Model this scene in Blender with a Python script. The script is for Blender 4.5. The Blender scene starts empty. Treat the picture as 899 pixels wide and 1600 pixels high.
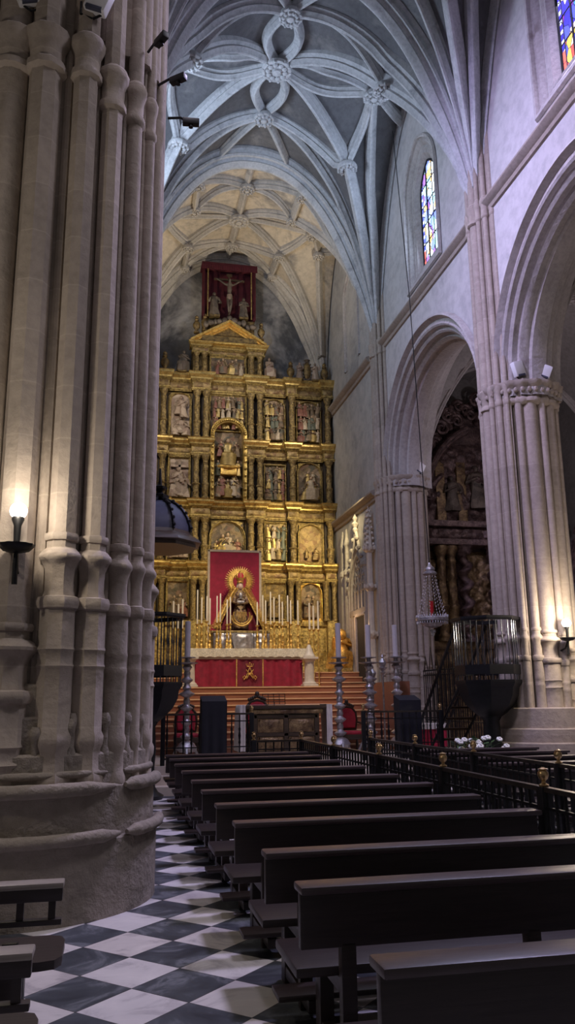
import bpy, bmesh, math, random
from math import sin, cos, pi, sqrt, atan2, radians
from mathutils import Vector, Matrix, noise as mnoise
random.seed(7)
SC = bpy.context.scene
COL = SC.collection

# ------------------------------------------------------------------ mesh helpers
class MB:
    def __init__(s):
        s.v = []; s.f = []; s.mi = []; s.m = 0
    def add(s, vs, fs):
        o = len(s.v)
        s.v.extend((float(a[0]), float(a[1]), float(a[2])) for a in vs)
        for f in fs:
            s.f.append(tuple(o + i for i in f)); s.mi.append(s.m)
    def box(s, x0, x1, y0, y1, z0, z1, bev=0.0):
        if bev <= 0:
            vs = [(x, y, z) for z in (z0, z1) for y in (y0, y1) for x in (x0, x1)]
            s.add(vs, [(0, 2, 3, 1), (4, 5, 7, 6), (0, 1, 5, 4), (2, 6, 7, 3), (0, 4, 6, 2), (1, 3, 7, 5)])
        else:
            b = min(bev, (x1 - x0) * .45, (y1 - y0) * .45, (z1 - z0) * .45)
            bm = bmesh.new()
            bmesh.ops.create_cube(bm, size=1)
            for v in bm.verts:
                v.co = Vector(((x0 + x1) / 2 + v.co.x * (x1 - x0), (y0 + y1) / 2 + v.co.y * (y1 - y0), (z0 + z1) / 2 + v.co.z * (z1 - z0)))
            bmesh.ops.bevel(bm, geom=bm.edges[:], offset=b, segments=2, affect='EDGES', profile=.6)
            bm.verts.index_update()
            s.add([v.co for v in bm.verts], [[v.index for v in f.verts] for f in bm.faces]); bm.free()
    def rings(s, rs, close=True, cap0=True, cap1=True):
        n = len(rs[0]); vs = [p for r in rs for p in r]; fs = []
        for i in range(len(rs) - 1):
            for j in range(n if close else n - 1):
                k = (j + 1) % n
                fs.append((i * n + j, i * n + k, (i + 1) * n + k, (i + 1) * n + j))
        if close and cap0: fs.append(tuple(range(n - 1, -1, -1)))
        if close and cap1: fs.append(tuple((len(rs) - 1) * n + j for j in range(n)))
        s.add(vs, fs)
    def lathe(s, prof, c=(0, 0, 0), n=16, sx=1, sy=1, rot=0, mod=None):
        rs = []
        for r, z in prof:
            ring = []
            for j in range(n):
                a = rot + 2 * pi * j / n
                q = r * (mod(a, z) if mod else 1)
                ring.append((c[0] + q * cos(a) * sx, c[1] + q * sin(a) * sy, c[2] + z))
            rs.append(ring)
        s.rings(rs)
    def tube(s, pts, r, n=8, taper=None, cap=True):
        pts = [Vector(p) for p in pts]; rs = []; prev = None
        for i, p in enumerate(pts):
            t = (pts[min(i + 1, len(pts) - 1)] - pts[max(i - 1, 0)])
            if t.length < 1e-9: t = Vector((0, 0, 1))
            t.normalize()
            if prev is None:
                a = Vector((0, 0, 1)) if abs(t.z) < .9 else Vector((1, 0, 0))
                u = t.cross(a).normalized()
            else:
                u = (prev - t * prev.dot(t)).normalized()
            prev = u; w = t.cross(u)
            rr = r if taper is None else taper[i]
            rs.append([p + (u * cos(2 * pi * j / n) + w * sin(2 * pi * j / n)) * rr for j in range(n)])
        s.rings(rs, True, cap, cap)
    def sweep(s, pts, sides, norms, prof, closed=False, ends=True):
        rs = [[Vector(p) + Vector(a) * u + Vector(b) * w for u, w in prof] for p, a, b in zip(pts, sides, norms)]
        s.rings(rs, closed, ends, ends)
    def ball(s, c, rx, ry=None, rz=None, n=10, m=7):
        ry = rx if ry is None else ry; rz = rx if rz is None else rz
        vs = [(c[0], c[1], c[2] - rz)]
        for i in range(1, m):
            p = -pi / 2 + pi * i / m
            for j in range(n):
                a = 2 * pi * j / n
                vs.append((c[0] + rx * cos(p) * cos(a), c[1] + ry * cos(p) * sin(a), c[2] + rz * sin(p)))
        vs.append((c[0], c[1], c[2] + rz)); fs = []
        for j in range(n): fs.append((0, 1 + (j + 1) % n, 1 + j))
        for i in range(m - 2):
            for j in range(n):
                a = 1 + i * n + j; b = 1 + i * n + (j + 1) % n
                fs.append((a, b, b + n, a + n))
        L = len(vs) - 1; o = 1 + (m - 2) * n
        for j in range(n): fs.append((o + j, o + (j + 1) % n, L))
        s.add(vs, fs)
    def prism(s, poly, y0, y1):          # poly in XZ
        n = len(poly)
        vs = [(x, y0, z) for x, z in poly] + [(x, y1, z) for x, z in poly]
        fs = [tuple(range(n)), tuple(range(2 * n - 1, n - 1, -1))]
        for i in range(n):
            j = (i + 1) % n; fs.append((i, i + n, j + n, j))
        s.add(vs, fs)
    def grid(s, fn, nu, nv):
        vs = [fn(i / nu, j / nv) for j in range(nv + 1) for i in range(nu + 1)]
        fs = [(j * (nu + 1) + i, j * (nu + 1) + i + 1, (j + 1) * (nu + 1) + i + 1, (j + 1) * (nu + 1) + i) for j in range(nv) for i in range(nu)]
        s.add(vs, fs)
    def xform(s, M, start=0):
        for i in range(start, len(s.v)):
            p = M @ Vector(s.v[i]); s.v[i] = (p.x, p.y, p.z)
    def data(s, name, mats, angle=40, recalc=True):
        me = bpy.data.meshes.new(name)
        me.from_pydata(s.v, [], s.f)
        for m in (mats if isinstance(mats, (list, tuple)) else [mats]): me.materials.append(m)
        if any(s.mi): me.polygons.foreach_set('material_index', s.mi)
        if recalc:
            bm = bmesh.new(); bm.from_mesh(me)
            bmesh.ops.recalc_face_normals(bm, faces=bm.faces[:])
            bm.to_mesh(me); bm.free()
        me.polygons.foreach_set('use_smooth', [True] * len(me.polygons))
        me.set_sharp_from_angle(angle=radians(angle))
        me.update()
        return me
    def build(s, name, mats, parent=None, angle=40, loc=None, recalc=True):
        o = bpy.data.objects.new(name, s.data(name, mats, angle, recalc)); COL.objects.link(o)
        if parent is not None: o.parent = parent
        if loc is not None: o.location = loc
        return o

def tag(o, label=None, cat=None, group=None, kind=None):
    if label: o['label'] = label
    if cat: o['category'] = cat
    if group: o['group'] = group
    if kind: o['kind'] = kind
    return o
def thing(name, label, cat, loc=(0, 0, 0), rz=0, group=None):
    o = bpy.data.objects.new(name, None); COL.objects.link(o)
    o.empty_display_size = .1
    o.location = loc; o.rotation_euler = (0, 0, rz)
    return tag(o, label, cat, group)
def struct(name, mb, mat, parent=None, angle=40, recalc=True):
    o = mb.build(name, mat, parent, angle, recalc=recalc)
    if parent is None: o['kind'] = 'structure'
    return o
def kids(o): return [c for c in COL.objects if c.parent == o]
def link_copy(o, parent=None, loc=None):
    c = o.copy(); COL.objects.link(c)
    if parent is not None: c.parent = parent
    if loc is not None: c.location = loc
    return c
def dup(root, loc, rz=None, label=None, group=None):
    r = root.copy(); COL.objects.link(r); r.location = loc
    if rz is not None: r.rotation_euler = (0, 0, rz)
    if label: r['label'] = label
    if group: r['group'] = group
    for ch in list(root.children):
        c = ch.copy(); COL.objects.link(c); c.parent = r
        for g in list(ch.children):
            d = g.copy(); COL.objects.link(d); d.parent = c
    return r

# ------------------------------------------------------------------ materials
class NT:
    def __init__(s, name):
        s.mat = bpy.data.materials.new(name); s.mat.use_nodes = True
        s.nt = s.mat.node_tree; s.bs = s.nt.nodes['Principled BSDF']
        s.geo = None
    def n(s, t, **kw):
        x = s.nt.nodes.new(t)
        for k, v in kw.items(): setattr(x, k, v)
        return x
    def l(s, a, b): s.nt.links.new(a, b)
    def pos(s, kind='world', scale=None):
        if kind == 'world': o = s.n('ShaderNodeNewGeometry').outputs['Position']
        elif kind == 'obj': o = s.n('ShaderNodeTexCoord').outputs['Object']
        if scale is not None:
            m = s.n('ShaderNodeMapping'); m.inputs['Scale'].default_value = scale; s.l(o, m.inputs[0]); o = m.outputs[0]
        return o
    def noise(s, vec, scale, detail=4, rough=.55, dist=0):
        x = s.n('ShaderNodeTexNoise'); s.l(vec, x.inputs['Vector'])
        x.inputs['Scale'].default_value = scale; x.inputs['Detail'].default_value = detail
        x.inputs['Roughness'].default_value = rough; x.inputs['Distortion'].default_value = dist
        return x
    def math(s, op, a, b=None, c=None):
        x = s.n('ShaderNodeMath', operation=op)
        for i, q in enumerate((a, b, c)):
            if q is None: continue
            if isinstance(q, (int, float)): x.inputs[i].default_value = q
            else: s.l(q, x.inputs[i])
        return x.outputs[0]
    def ramp(s, fac, stops, interp='LINEAR'):
        x = s.n('ShaderNodeValToRGB'); s.l(fac, x.inputs[0]); r = x.color_ramp; r.interpolation = interp
        while len(r.elements) < len(stops): r.elements.new(.5)
        for e, (p, c) in zip(r.elements, stops):
            e.position = p; e.color = (*c, 1) if len(c) == 3 else c
        return x.outputs[0]
    def mix(s, fac, a, b, blend='MIX'):
        x = s.n('ShaderNodeMix', data_type='RGBA', blend_type=blend)
        for i, q in ((0, fac), (6, a), (7, b)):
            if isinstance(q, (int, float)): x.inputs[i].default_value = q
            elif isinstance(q, tuple): x.inputs[i].default_value = (*q, 1) if len(q) == 3 else q
            else: s.l(q, x.inputs[i])
        return x.outputs[2]
    def bump(s, h, dist=.02, strength=.5):
        b = s.n('ShaderNodeBump'); b.inputs['Distance'].default_value = dist; b.inputs['Strength'].default_value = strength
        s.l(h, b.inputs['Height']); s.l(b.outputs[0], s.bs.inputs['Normal'])
    def set(s, **kw):
        for k, v in kw.items():
            i = s.bs.inputs[k.replace('_', ' ')]
            if isinstance(v, (int, float)): i.default_value = v
            elif isinstance(v, tuple): i.default_value = (*v, 1) if len(v) == 3 and i.type == 'RGBA' else v
            else: s.l(v, i)

def sc3(c, k): return tuple(min(1, x * k) for x in c)
def stone(name, base, var=.25, scale=1.3, joints=0, rough=.9, stain=None, bump=.012, jcol=None, jh=.42):
    t = NT(name); P = t.pos()
    n1 = t.noise(P, scale, 6, .6); n2 = t.noise(P, scale * 9, 4, .6)
    c = t.ramp(n1.outputs[0], [(.3, sc3(base, 1 - var)), (.55, base), (.75, sc3(base, 1 + var * .6))])
    c = t.mix(.35, c, t.ramp(n2.outputs[0], [(.35, sc3(base, .6)), (.6, sc3(base, 1.15))]))
    if stain:
        n3 = t.noise(P, stain[1], 5, .65, .4)
        c = t.mix(t.ramp(n3.outputs[0], [(stain[2], (0, 0, 0)), (stain[3], (1, 1, 1))]), c, stain[0])
    h = n2.outputs[0]
    if joints:
        sp = t.n('ShaderNodeSeparateXYZ'); t.l(P, sp.inputs[0])
        # courses: each block of stone a little different, pale mortar between
        row = t.math('FLOOR', t.math('DIVIDE', sp.outputs[2], jh))
        fr = t.math('FRACT', t.math('DIVIDE', sp.outputs[2], jh))
        wn = t.n('ShaderNodeTexWhiteNoise', noise_dimensions='1D'); t.l(row, wn.inputs['W'])
        c = t.mix(.22, c, t.ramp(wn.outputs['Value'], [(0, sc3(base, .62)), (1, sc3(base, 1.3))]))
        edge = t.math('LESS_THAN', t.math('ABSOLUTE', t.math('SUBTRACT', fr, .5)), .485)
        line = t.math('SUBTRACT', 1, edge)
        c = t.mix(t.math('MULTIPLY', line, joints), c, jcol or sc3(base, 1.45))
    t.set(Base_Color=c, Roughness=rough); t.bump(h, bump, .6)
    return t.mat
def plain(name, col, rough=.5, metal=0, var=.15, scale=8, bump=0, coord='obj', **kw):
    t = NT(name); P = t.pos(coord); n = t.noise(P, scale, 4, .6)
    t.set(Base_Color=t.ramp(n.outputs[0], [(.3, sc3(col, 1 - var)), (.7, sc3(col, 1 + var))]), Roughness=rough, Metallic=metal, **kw)
    if bump: t.bump(n.outputs[0], bump, .6)
    return t.mat
def gold(name, a, b, d, rough=.38, scale=7, metal=.75, bump=.02):
    t = NT(name); P = t.pos(); n = t.noise(P, scale, 5, .65); n2 = t.noise(P, scale * 4.3, 3, .6)
    c = t.ramp(n.outputs[0], [(.28, d), (.45, b), (.62, a)])
    c = t.mix(t.ramp(n2.outputs[0], [(.5, (0, 0, 0)), (.72, (.7, .7, .7))]), c, sc3(d, .8))
    t.set(Base_Color=c, Roughness=rough, Metallic=metal); t.bump(n2.outputs[0], bump, .8)
    return t.mat
def poly(name, cols, scale=3.2, rough=.5, metal=.25):
    t = NT(name); P = t.pos(); n = t.noise(P, scale, 4, .6, .5)
    v = t.n('ShaderNodeTexVoronoi'); v.inputs['Scale'].default_value = scale * 1.9; t.l(P, v.inputs['Vector'])
    sp = t.n('ShaderNodeSeparateColor'); t.l(v.outputs['Color'], sp.inputs[0])
    st = [(i / len(cols), c) for i, c in enumerate(cols)]
    c1 = t.ramp(sp.outputs[0], st, 'CONSTANT')
    c = t.mix(.45, c1, t.ramp(n.outputs[0], [(.3, cols[0]), (.5, cols[1]), (.7, cols[2])]))
    t.set(Base_Color=c, Roughness=rough, Metallic=metal)
    n2 = t.noise(P, 22, 3, .6); t.bump(n2.outputs[0], .03, .7)
    return t.mat
def emis(name, col, st):
    t = NT(name); t.set(Base_Color=col, Emission_Color=col, Emission_Strength=st, Roughness=.3); return t.mat

M = {}
M['wall'] = stone('pale_plaster', (.50, .475, .46), .16, .5, stain=((.30, .285, .28), 1.1, .60, .74))
M['wall2'] = stone('presbytery_plaster', (.44, .42, .39), .2, .45, stain=((.24, .235, .23), .8, .52, .72))
M['pier'] = stone('pier_limestone', (.40, .335, .275), .28, 1.2, joints=.28, bump=.02, jh=.47)
M['plinth'] = stone('worn_plinth_stone', (.30, .255, .205), .3, 1.0, bump=.05, stain=((.20, .165, .13), 2.2, .56, .70))
M['rib'] = stone('rib_stone', (.50, .505, .50), .25, 1.6, bump=.02, stain=((.27, .27, .275), 2.1, .55, .72))
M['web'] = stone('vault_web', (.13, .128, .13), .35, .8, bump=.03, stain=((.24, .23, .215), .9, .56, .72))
M['apse_rib'] = stone('apse_rib_stone', (.50, .46, .40), .25, 1.5, stain=((.31, .29, .26), 1.9, .55, .72))
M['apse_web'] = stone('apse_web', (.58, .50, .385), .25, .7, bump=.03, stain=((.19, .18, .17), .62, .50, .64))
M['back'] = stone('smoke_grey_back_wall', (.115, .115, .12), .4, .6, stain=((.52, .50, .48), .42, .47, .66))
M['aisle'] = stone('aisle_stone', (.27, .25, .23), .25, .9)
M['mould'] = stone('moulding_stone', (.33, .275, .225), .2, 1.5)
M['tracery'] = stone('weathered_tracery', (.30, .275, .245), .25, 1.5)
M['gap'] = plain('painted_gap_shadow', (.045, .032, .022), .7)  # near-black paints the shadow between the paired altarpiece columns
M['darkgap'] = plain('painted_doorway_shade', (.02, .018, .016), .9)
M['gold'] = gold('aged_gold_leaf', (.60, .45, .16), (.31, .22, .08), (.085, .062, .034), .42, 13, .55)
M['goldcol'] = gold('gilt_column_paint', (.46, .34, .135), (.21, .145, .062), (.06, .044, .028), .42, 15, .45)
M['goldmould'] = gold('burnished_gold_moulding', (.74, .56, .20), (.52, .37, .12), (.22, .15, .06), .34, 6, .65, .006)
M['robe_gold'] = plain('gilt_robe', (.40, .29, .11), .4, .5, .3, 12)
M['robe_red'] = plain('red_brown_robe', (.21, .085, .06), .5, .1, .3, 12)
M['robe_cream'] = plain('cream_robe', (.42, .34, .245), .5, .1, .25, 12)
M['robe_teal'] = plain('dull_green_robe', (.105, .115, .085), .5, .1, .3, 12)
M['flesh'] = plain('carved_flesh', (.44, .31, .21), .5, 0, .15)
M['gold2'] = gold('bright_gold', (.95, .66, .20), (.78, .48, .12), (.36, .2, .06), .3, 9, .8)
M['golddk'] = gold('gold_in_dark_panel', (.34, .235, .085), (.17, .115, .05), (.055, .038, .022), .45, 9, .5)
M['poly'] = poly('painted_relief', [(.10, .07, .045), (.24, .17, .105), (.06, .05, .04), (.33, .235, .15), (.16, .07, .045), (.20, .145, .07), (.06, .075, .06)])
M['polylight'] = poly('pale_painted_relief', [(.30, .22, .165), (.42, .33, .26), (.22, .14, .11), (.48, .39, .30), (.16, .115, .08)], 2.6)
M['frieze'] = poly('painted_gilt_frieze', [(.40, .28, .11), (.20, .135, .06), (.46, .33, .15), (.20, .10, .06), (.30, .21, .10)], 4, .42, .4)
M['statue'] = poly('weathered_statue_paint', [(.10, .078, .06), (.17, .135, .105), (.06, .05, .042), (.22, .175, .135), (.09, .06, .045)], 3)
M['darkcarve'] = gold('dark_carved_wood', (.24, .16, .14), (.115, .072, .066), (.038, .024, .024), .33, 5, .35, .03)
M['darkgold'] = gold('dull_gilt_wood', (.36, .25, .12), (.19, .12, .06), (.06, .035, .025), .4, 4, .45, .03)
M['velvet'] = plain('dark_red_velvet', (.075, .006, .014), .85, var=.3, scale=4)
M['crimson'] = plain('crimson_damask', (.40, .014, .046), .7, var=.22, scale=5)
M['crimsonf'] = plain('dark_crimson_frontal_cloth', (.27, .010, .032), .7, var=.3, scale=6)
M['gowngold'] = poly('gold_embroidered_gown', [(.34, .22, .10), (.12, .05, .04), (.50, .36, .16), (.10, .05, .04), (.4, .3, .2)], 9, .5, .3)
M['polygold'] = poly('gilt_relief', [(.22, .15, .07), (.38, .28, .12), (.10, .075, .04), (.46, .36, .2), (.16, .1, .05)], 3.4, .45, .4)
M['crimson2'] = plain('deep_wine_velvet', (.17, .010, .028), .75, var=.3, scale=6)
M['cream'] = plain('cream_trim', (.66, .52, .36), .6)
M['cloth'] = plain('white_linen', (.68, .63, .58), .85, var=.12, scale=5)
M['lace'] = plain('ivory_lace', (.70, .63, .48), .85, var=.3, scale=26, bump=.01)
M['wax'] = plain('ivory_wax', (.84, .74, .56), .45, var=.06)
M['wax2'] = plain('grey_white_wax', (.62, .58, .58), .5, var=.06)
M['silver'] = plain('tarnished_silver', (.46, .43, .43), .42, .75, .35, 14, .01)
M['iron'] = plain('black_iron', (.009, .009, .010), .45, .3, .3, 14)
M['ironhi'] = plain('polished_dark_iron', (.13, .14, .155), .2, .85, .25, 10)
M['brass'] = plain('worn_brass', (.55, .38, .18), .28, .9, .2, 12)
M['marblew'] = plain('cream_marble', (.60, .52, .42), .4, var=.14, scale=4)
M['wood'] = None
M['red'] = plain('red_leather', (.52, .035, .06), .5, var=.15)
M['black'] = plain('black_cloth', (.007, .007, .012), .8, var=.3)
M['white'] = plain('white_paint', (.75, .74, .74), .4, var=.05)
M['skin'] = plain('painted_skin', (.72, .50, .38), .45, var=.08)
M['slate'] = plain('blue_grey_slate', (.06, .064, .095), .45, var=.2, scale=5)
M['leaf'] = plain('green_leaf', (.05, .10, .035), .5, var=.4)
M['petal'] = plain('white_petal', (.80, .80, .78), .6, var=.06)
M['ruby'] = emis('ruby_glass', (.40, .015, .02), .06)
M['globe'] = emis('lit_opal_globe', (1, .90, .80), 9)
M['crystal'] = NT('cut_crystal').mat
M['crystal'].node_tree.nodes['Principled BSDF'].inputs['Base Color'].default_value = (.8, .8, .84, 1)
M['crystal'].node_tree.nodes['Principled BSDF'].inputs['Roughness'].default_value = .12
M['crystal'].node_tree.nodes['Principled BSDF'].inputs['Transmission Weight'].default_value = .35

def wood(name, a, b, rough=.38, sc=(3, 40, 40), coat=.2):
    t = NT(name); P = t.pos('obj', sc); n = t.noise(P, 1, 6, .65, .6)
    t.set(Base_Color=t.ramp(n.outputs[0], [(.3, a), (.7, b)]), Roughness=rough, Coat_Weight=coat, Coat_Roughness=.3)
    t.bump(n.outputs[0], .004, .4); return t.mat
M['wood'] = wood('dark_pew_wood', (.017, .010, .009), (.034, .021, .019), .42, coat=.25)
M['wood2'] = wood('dark_carved_oak', (.035, .022, .014), (.085, .055, .03), .42)
M['stepwood'] = wood('red_brown_step', (.22, .085, .05), (.36, .15, .08), .42, (2, 20, 20))
M['stepedge'] = wood('worn_step_nosing', (.62, .36, .20), (.78, .52, .30), .45, (2, 20, 20))

def floor_mat():
    t = NT('checkered_marble'); P = t.pos()
    sp = t.n('ShaderNodeSeparateXYZ'); t.l(P, sp.inputs[0])
    x = t.math('SUBTRACT', sp.outputs[0], .17); y = t.math('SUBTRACT', sp.outputs[1], 5.52)
    u = t.math('ADD', t.math('DIVIDE', t.math('ADD', x, y), .6), .5)
    w = t.math('ADD', t.math('DIVIDE', t.math('SUBTRACT', x, y), .6), .5)
    fu = t.math('FLOOR', u); fw = t.math('FLOOR', w)
    par = t.math('MODULO', t.math('ABSOLUTE', t.math('ADD', fu, fw)), 2)
    dark = t.math('GREATER_THAN', par, .5)
    cell = t.n('ShaderNodeCombineXYZ'); t.l(fu, cell.inputs[0]); t.l(fw, cell.inputs[1])
    wn = t.n('ShaderNodeTexWhiteNoise', noise_dimensions='3D'); t.l(cell.outputs[0], wn.inputs['Vector'])
    off = t.n('ShaderNodeVectorMath', operation='MULTIPLY_ADD'); t.l(wn.outputs['Color'], off.inputs[0]); off.inputs[1].default_value = (40, 40, 40); t.l(P, off.inputs[2])
    v = t.noise(off.outputs[0], 2.2, 7, .62, 1.6)
    wh = t.ramp(v.outputs[0], [(.34, (.38, .355, .36)), (.47, (.58, .545, .53)), (.7, (.66, .62, .595))])
    dk = t.ramp(v.outputs[0], [(.36, (.040, .044, .052)), (.52, (.070, .077, .088)), (.62, (.16, .17, .185)), (.68, (.068, .075, .084))])
    c = t.mix(dark, wh, dk)
    c = t.mix(.5, c, t.ramp(wn.outputs['Value'], [(0, (.42, .40, .38)), (.5, (.5, .5, .5)), (1, (.56, .56, .58))]), 'OVERLAY')
    eu = t.math('ABSOLUTE', t.math('SUBTRACT', t.math('FRACT', u), .5)); ew = t.math('ABSOLUTE', t.math('SUBTRACT', t.math('FRACT', w), .5))
    line = t.math('GREATER_THAN', t.math('MAXIMUM', eu, ew), .492)
    c = t.mix(line, c, (.06, .055, .055))
    t.set(Base_Color=c, Roughness=t.ramp(v.outputs[0], [(.3, (.40,) * 3), (.7, (.55,) * 3)]), Specular_IOR_Level=.22)
    return t.mat
M['floor'] = floor_mat()

def glass_mat(name, seed, border, cols, strength):
    t = NT(name); P = t.pos('obj')
    sp = t.n('ShaderNodeSeparateXYZ'); t.l(P, sp.inputs[0])
    q = t.n('ShaderNodeMapping'); q.inputs['Scale'].default_value = (0, 4.6, 3.2); q.inputs['Location'].default_value = (seed, seed * 2.3, seed)
    t.l(P, q.inputs[0])
    v = t.n('ShaderNodeTexVoronoi'); t.l(q.outputs[0], v.inputs['Vector']); v.inputs['Scale'].default_value = 1.25
    ve = t.n('ShaderNodeTexVoronoi', feature='DISTANCE_TO_EDGE'); t.l(q.outputs[0], ve.inputs['Vector']); ve.inputs['Scale'].default_value = 1.25
    s2 = t.n('ShaderNodeSeparateColor'); t.l(v.outputs['Color'], s2.inputs[0])
    c = t.ramp(s2.outputs[0], [(i / len(cols), k) for i, k in enumerate(cols)], 'CONSTANT')
    ay = t.math('ABSOLUTE', sp.outputs[1])
    band = t.math('GREATER_THAN', ay, .44)
    bz = t.math('FRACT', t.math('MULTIPLY', sp.outputs[2], 4.5))
    bc = t.mix(t.math('GREATER_THAN', bz, .6), border, (.75, .8, 1.0))
    c = t.mix(band, c, bc)
    low = t.math('LESS_THAN', sp.outputs[2], .42)
    c = t.mix(t.math('MULTIPLY', low, band), c, (1.0, .16, .12))
    lead = t.math('LESS_THAN', ve.outputs[0], .035)
    l2 = t.math('LESS_THAN', t.math('ABSOLUTE', t.math('SUBTRACT', ay, .44)), .018)
    lz = t.math('LESS_THAN', t.math('FRACT', t.math('DIVIDE', sp.outputs[2], .56)), .035)
    c = t.mix(t.math('MAXIMUM', t.math('MAXIMUM', lead, l2), lz), c, (.015, .015, .04))
    t.set(Base_Color=(.02, .02, .03), Emission_Color=c, Emission_Strength=strength, Roughness=.3)
    return t.mat
M['glass1'] = glass_mat('stained_glass_pale', 1.7, (.12, .16, .95), [(.80, .92, 1), (.35, .70, .85), (.92, .95, 1), (.20, .28, .9), (.86, .93, 1), (.55, .85, .9), (.30, .14, .6), (.9, .55, .2)], 2.6)
M['glass2'] = glass_mat('stained_glass_blue', 4.2, (.06, .04, .85), [(.05, .04, .8), (.1, .12, .95), (.85, .1, .08), (.06, .05, .7), (.95, .6, .12), (.1, .3, .9), (.95, .8, .85), (.3, .05, .5)], 1.9)
# ------------------------------------------------------------------ the setting
XC = 3.70                 # axis of the nave
WR, WL = 7.62, -.22       # faces of the two nave walls
PY = (7.75, 14.75, 21.9)  # piers along the nave
ZCAP, ZR = 7.8, 12.1      # capitals of the arcade, ring where the vault springs
YB = 27.65                # back wall of the presbytery
ZTOP = 17.95

# floors
mb = MB(); mb.box(-8, 15.2, -3, 14.95, -.12, 0); struct('floor', mb, M['floor'])
mb = MB()
for k in range(3):
    mb.box(-.9, 8.3, 14.95 + .32 * k, 19.2, .15 * k, .15 * (k + 1))
mb.box(8.3, 15.2, 14.95, 24.7, -.12, 0.02)
mb.box(-8, -.9, 14.95, 24.7, -.12, 0.02)
struct('floor_sanctuary', mb, M['marblew'])
ZS = .45
# stairs up to the high altar
mb = MB(); me_ = MB()
NR = 10; RH = (1.96 - ZS) / NR
for k in range(NR):
    y0 = 18.75 + .30 * k
    mb.box(.55, 6.66, y0, 24.6, ZS + RH * k - (.3 if k == 0 else 0), ZS + RH * (k + 1) - .03)
    me_.box(.55, 6.66, y0 - .03, y0 + .30, ZS + RH * (k + 1) - .03, ZS + RH * (k + 1), .008)
mb.box(.55, 6.66, 21.7, 24.6, ZS, 1.93)
me_.box(.55, 6.66, 21.7, 24.6, 1.93, 1.96)
for k in range(3):
    mb.box(-.1, 7.5, 23.9 + .34 * k, 27.7, 1.9 + .16 * k, 1.96 + .16 * (k + 1) - .03)
    me_.box(-.1, 7.5, 23.87 + .34 * k, 27.7 if k == 2 else 24.3 + .34 * k, 1.96 + .16 * (k + 1) - .03, 1.96 + .16 * (k + 1))
for x in (.2, 6.66): mb.box(x, x + .35, 18.9, 24.0, ZS - .1, 2.02)
st = struct('floor_stairs', mb, M['stepwood']); struct('step_nosing', me_, M['stepedge'], st)

# vault surface: two pointed tunnels crossing
def vault_fn(xc, yc, a, b, zs, zt, py=(1.8, .75)):
    def prof(t, p, q):
        t = min(1, abs(t)); return (1 - t ** p) ** q
    def f(x, y):
        u, v = (x - xc), (y - yc) / b
        return zs + (zt - zs) * max(prof(u / a, 2.2, .6), prof(v, *py)) - .05 * u * u * max(0, 1 - v * v) * max(0, 1 - (u / a) ** 6)
    return f
RIBP = [(-.13, .10), (-.13, -.05), (-.075, -.11), (-.095, -.155), (-.05, -.21), (-.035, -.255), (0, -.275), (.035, -.255), (.05, -.21), (.095, -.155), (.075, -.11), (.13, -.05), (.13, .10)]
def rib_mesh(f, pts, scale=1.0, n=26, drop=0):
    """a moulded rib along a plan polyline (list of (x, y)), hung under the web"""
    # resample the plan
    P = [Vector((p[0], p[1])) for p in pts]
    L = [0]
    for i in range(1, len(P)): L.append(L[-1] + (P[i] - P[i - 1]).length)
    out = []
    for k in range(n + 1):
        s = (k / n) ** 1.35 * L[-1]
        i = max(j for j in range(len(L)) if L[j] <= s + 1e-9); i = min(i, len(P) - 2)
        out.append(P[i].lerp(P[i + 1], (s - L[i]) / max(1e-9, L[i + 1] - L[i])))
    pos = [Vector((p.x, p.y, f(p.x, p.y) - drop)) for p in out]
    sides, norms = [], []
    for i in range(len(pos)):
        t = (pos[min(i + 1, n)] - pos[max(i - 1, 0)]).normalized()
        q = (out[min(i + 1, n)] - out[max(i - 1, 0)]); q.normalize()
        sd = Vector((-q.y, q.x, 0)); nn = sd.cross(t)
        if nn.z < 0: nn = -nn
        sides.append(sd); norms.append(nn)
    # ribs grow slimmer where they bundle at the springing
    m = MB(); rs = []
    z0 = min(p.z for p in pos)
    for p, sd, nn in zip(pos, sides, norms):
        k = scale * min(1, .66 + .34 * max(0, (p.z - 12.6)) / 2.2)
        rs.append([p + sd * (u * k) + nn * (w * k) for u, w in RIBP])
    m.rings(rs)
    return m
def bow(a, b, k, n=14):
    """plan arc from a to b bulging sideways by k"""
    a = Vector(a); b = Vector(b); d = b - a; nrm = Vector((-d.y, d.x)).normalized()
    return [a + d * (i / n) + nrm * (k * sin(pi * i / n)) for i in range(n + 1)]
def boss_mesh(r=.26, petals=10):
    m = MB()
    m.lathe([(r * .5, .12), (r * .9, .06), (r, 0), (r * .97, -.07), (r * .8, -.09), (r * .72, -.06), (r * .3, -.07), (r * .28, -.13), (.01, -.15)], n=24)
    for i in range(petals):
        a = 2 * pi * i / petals
        m.ball((r * .58 * cos(a), r * .58 * sin(a), -.08), r * .2, r * .2, .06, 6, 5)
        m.ball((r * .9 * cos(a), r * .9 * sin(a), -.06), r * .13, r * .13, .06, 6, 4)
    return m

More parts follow.
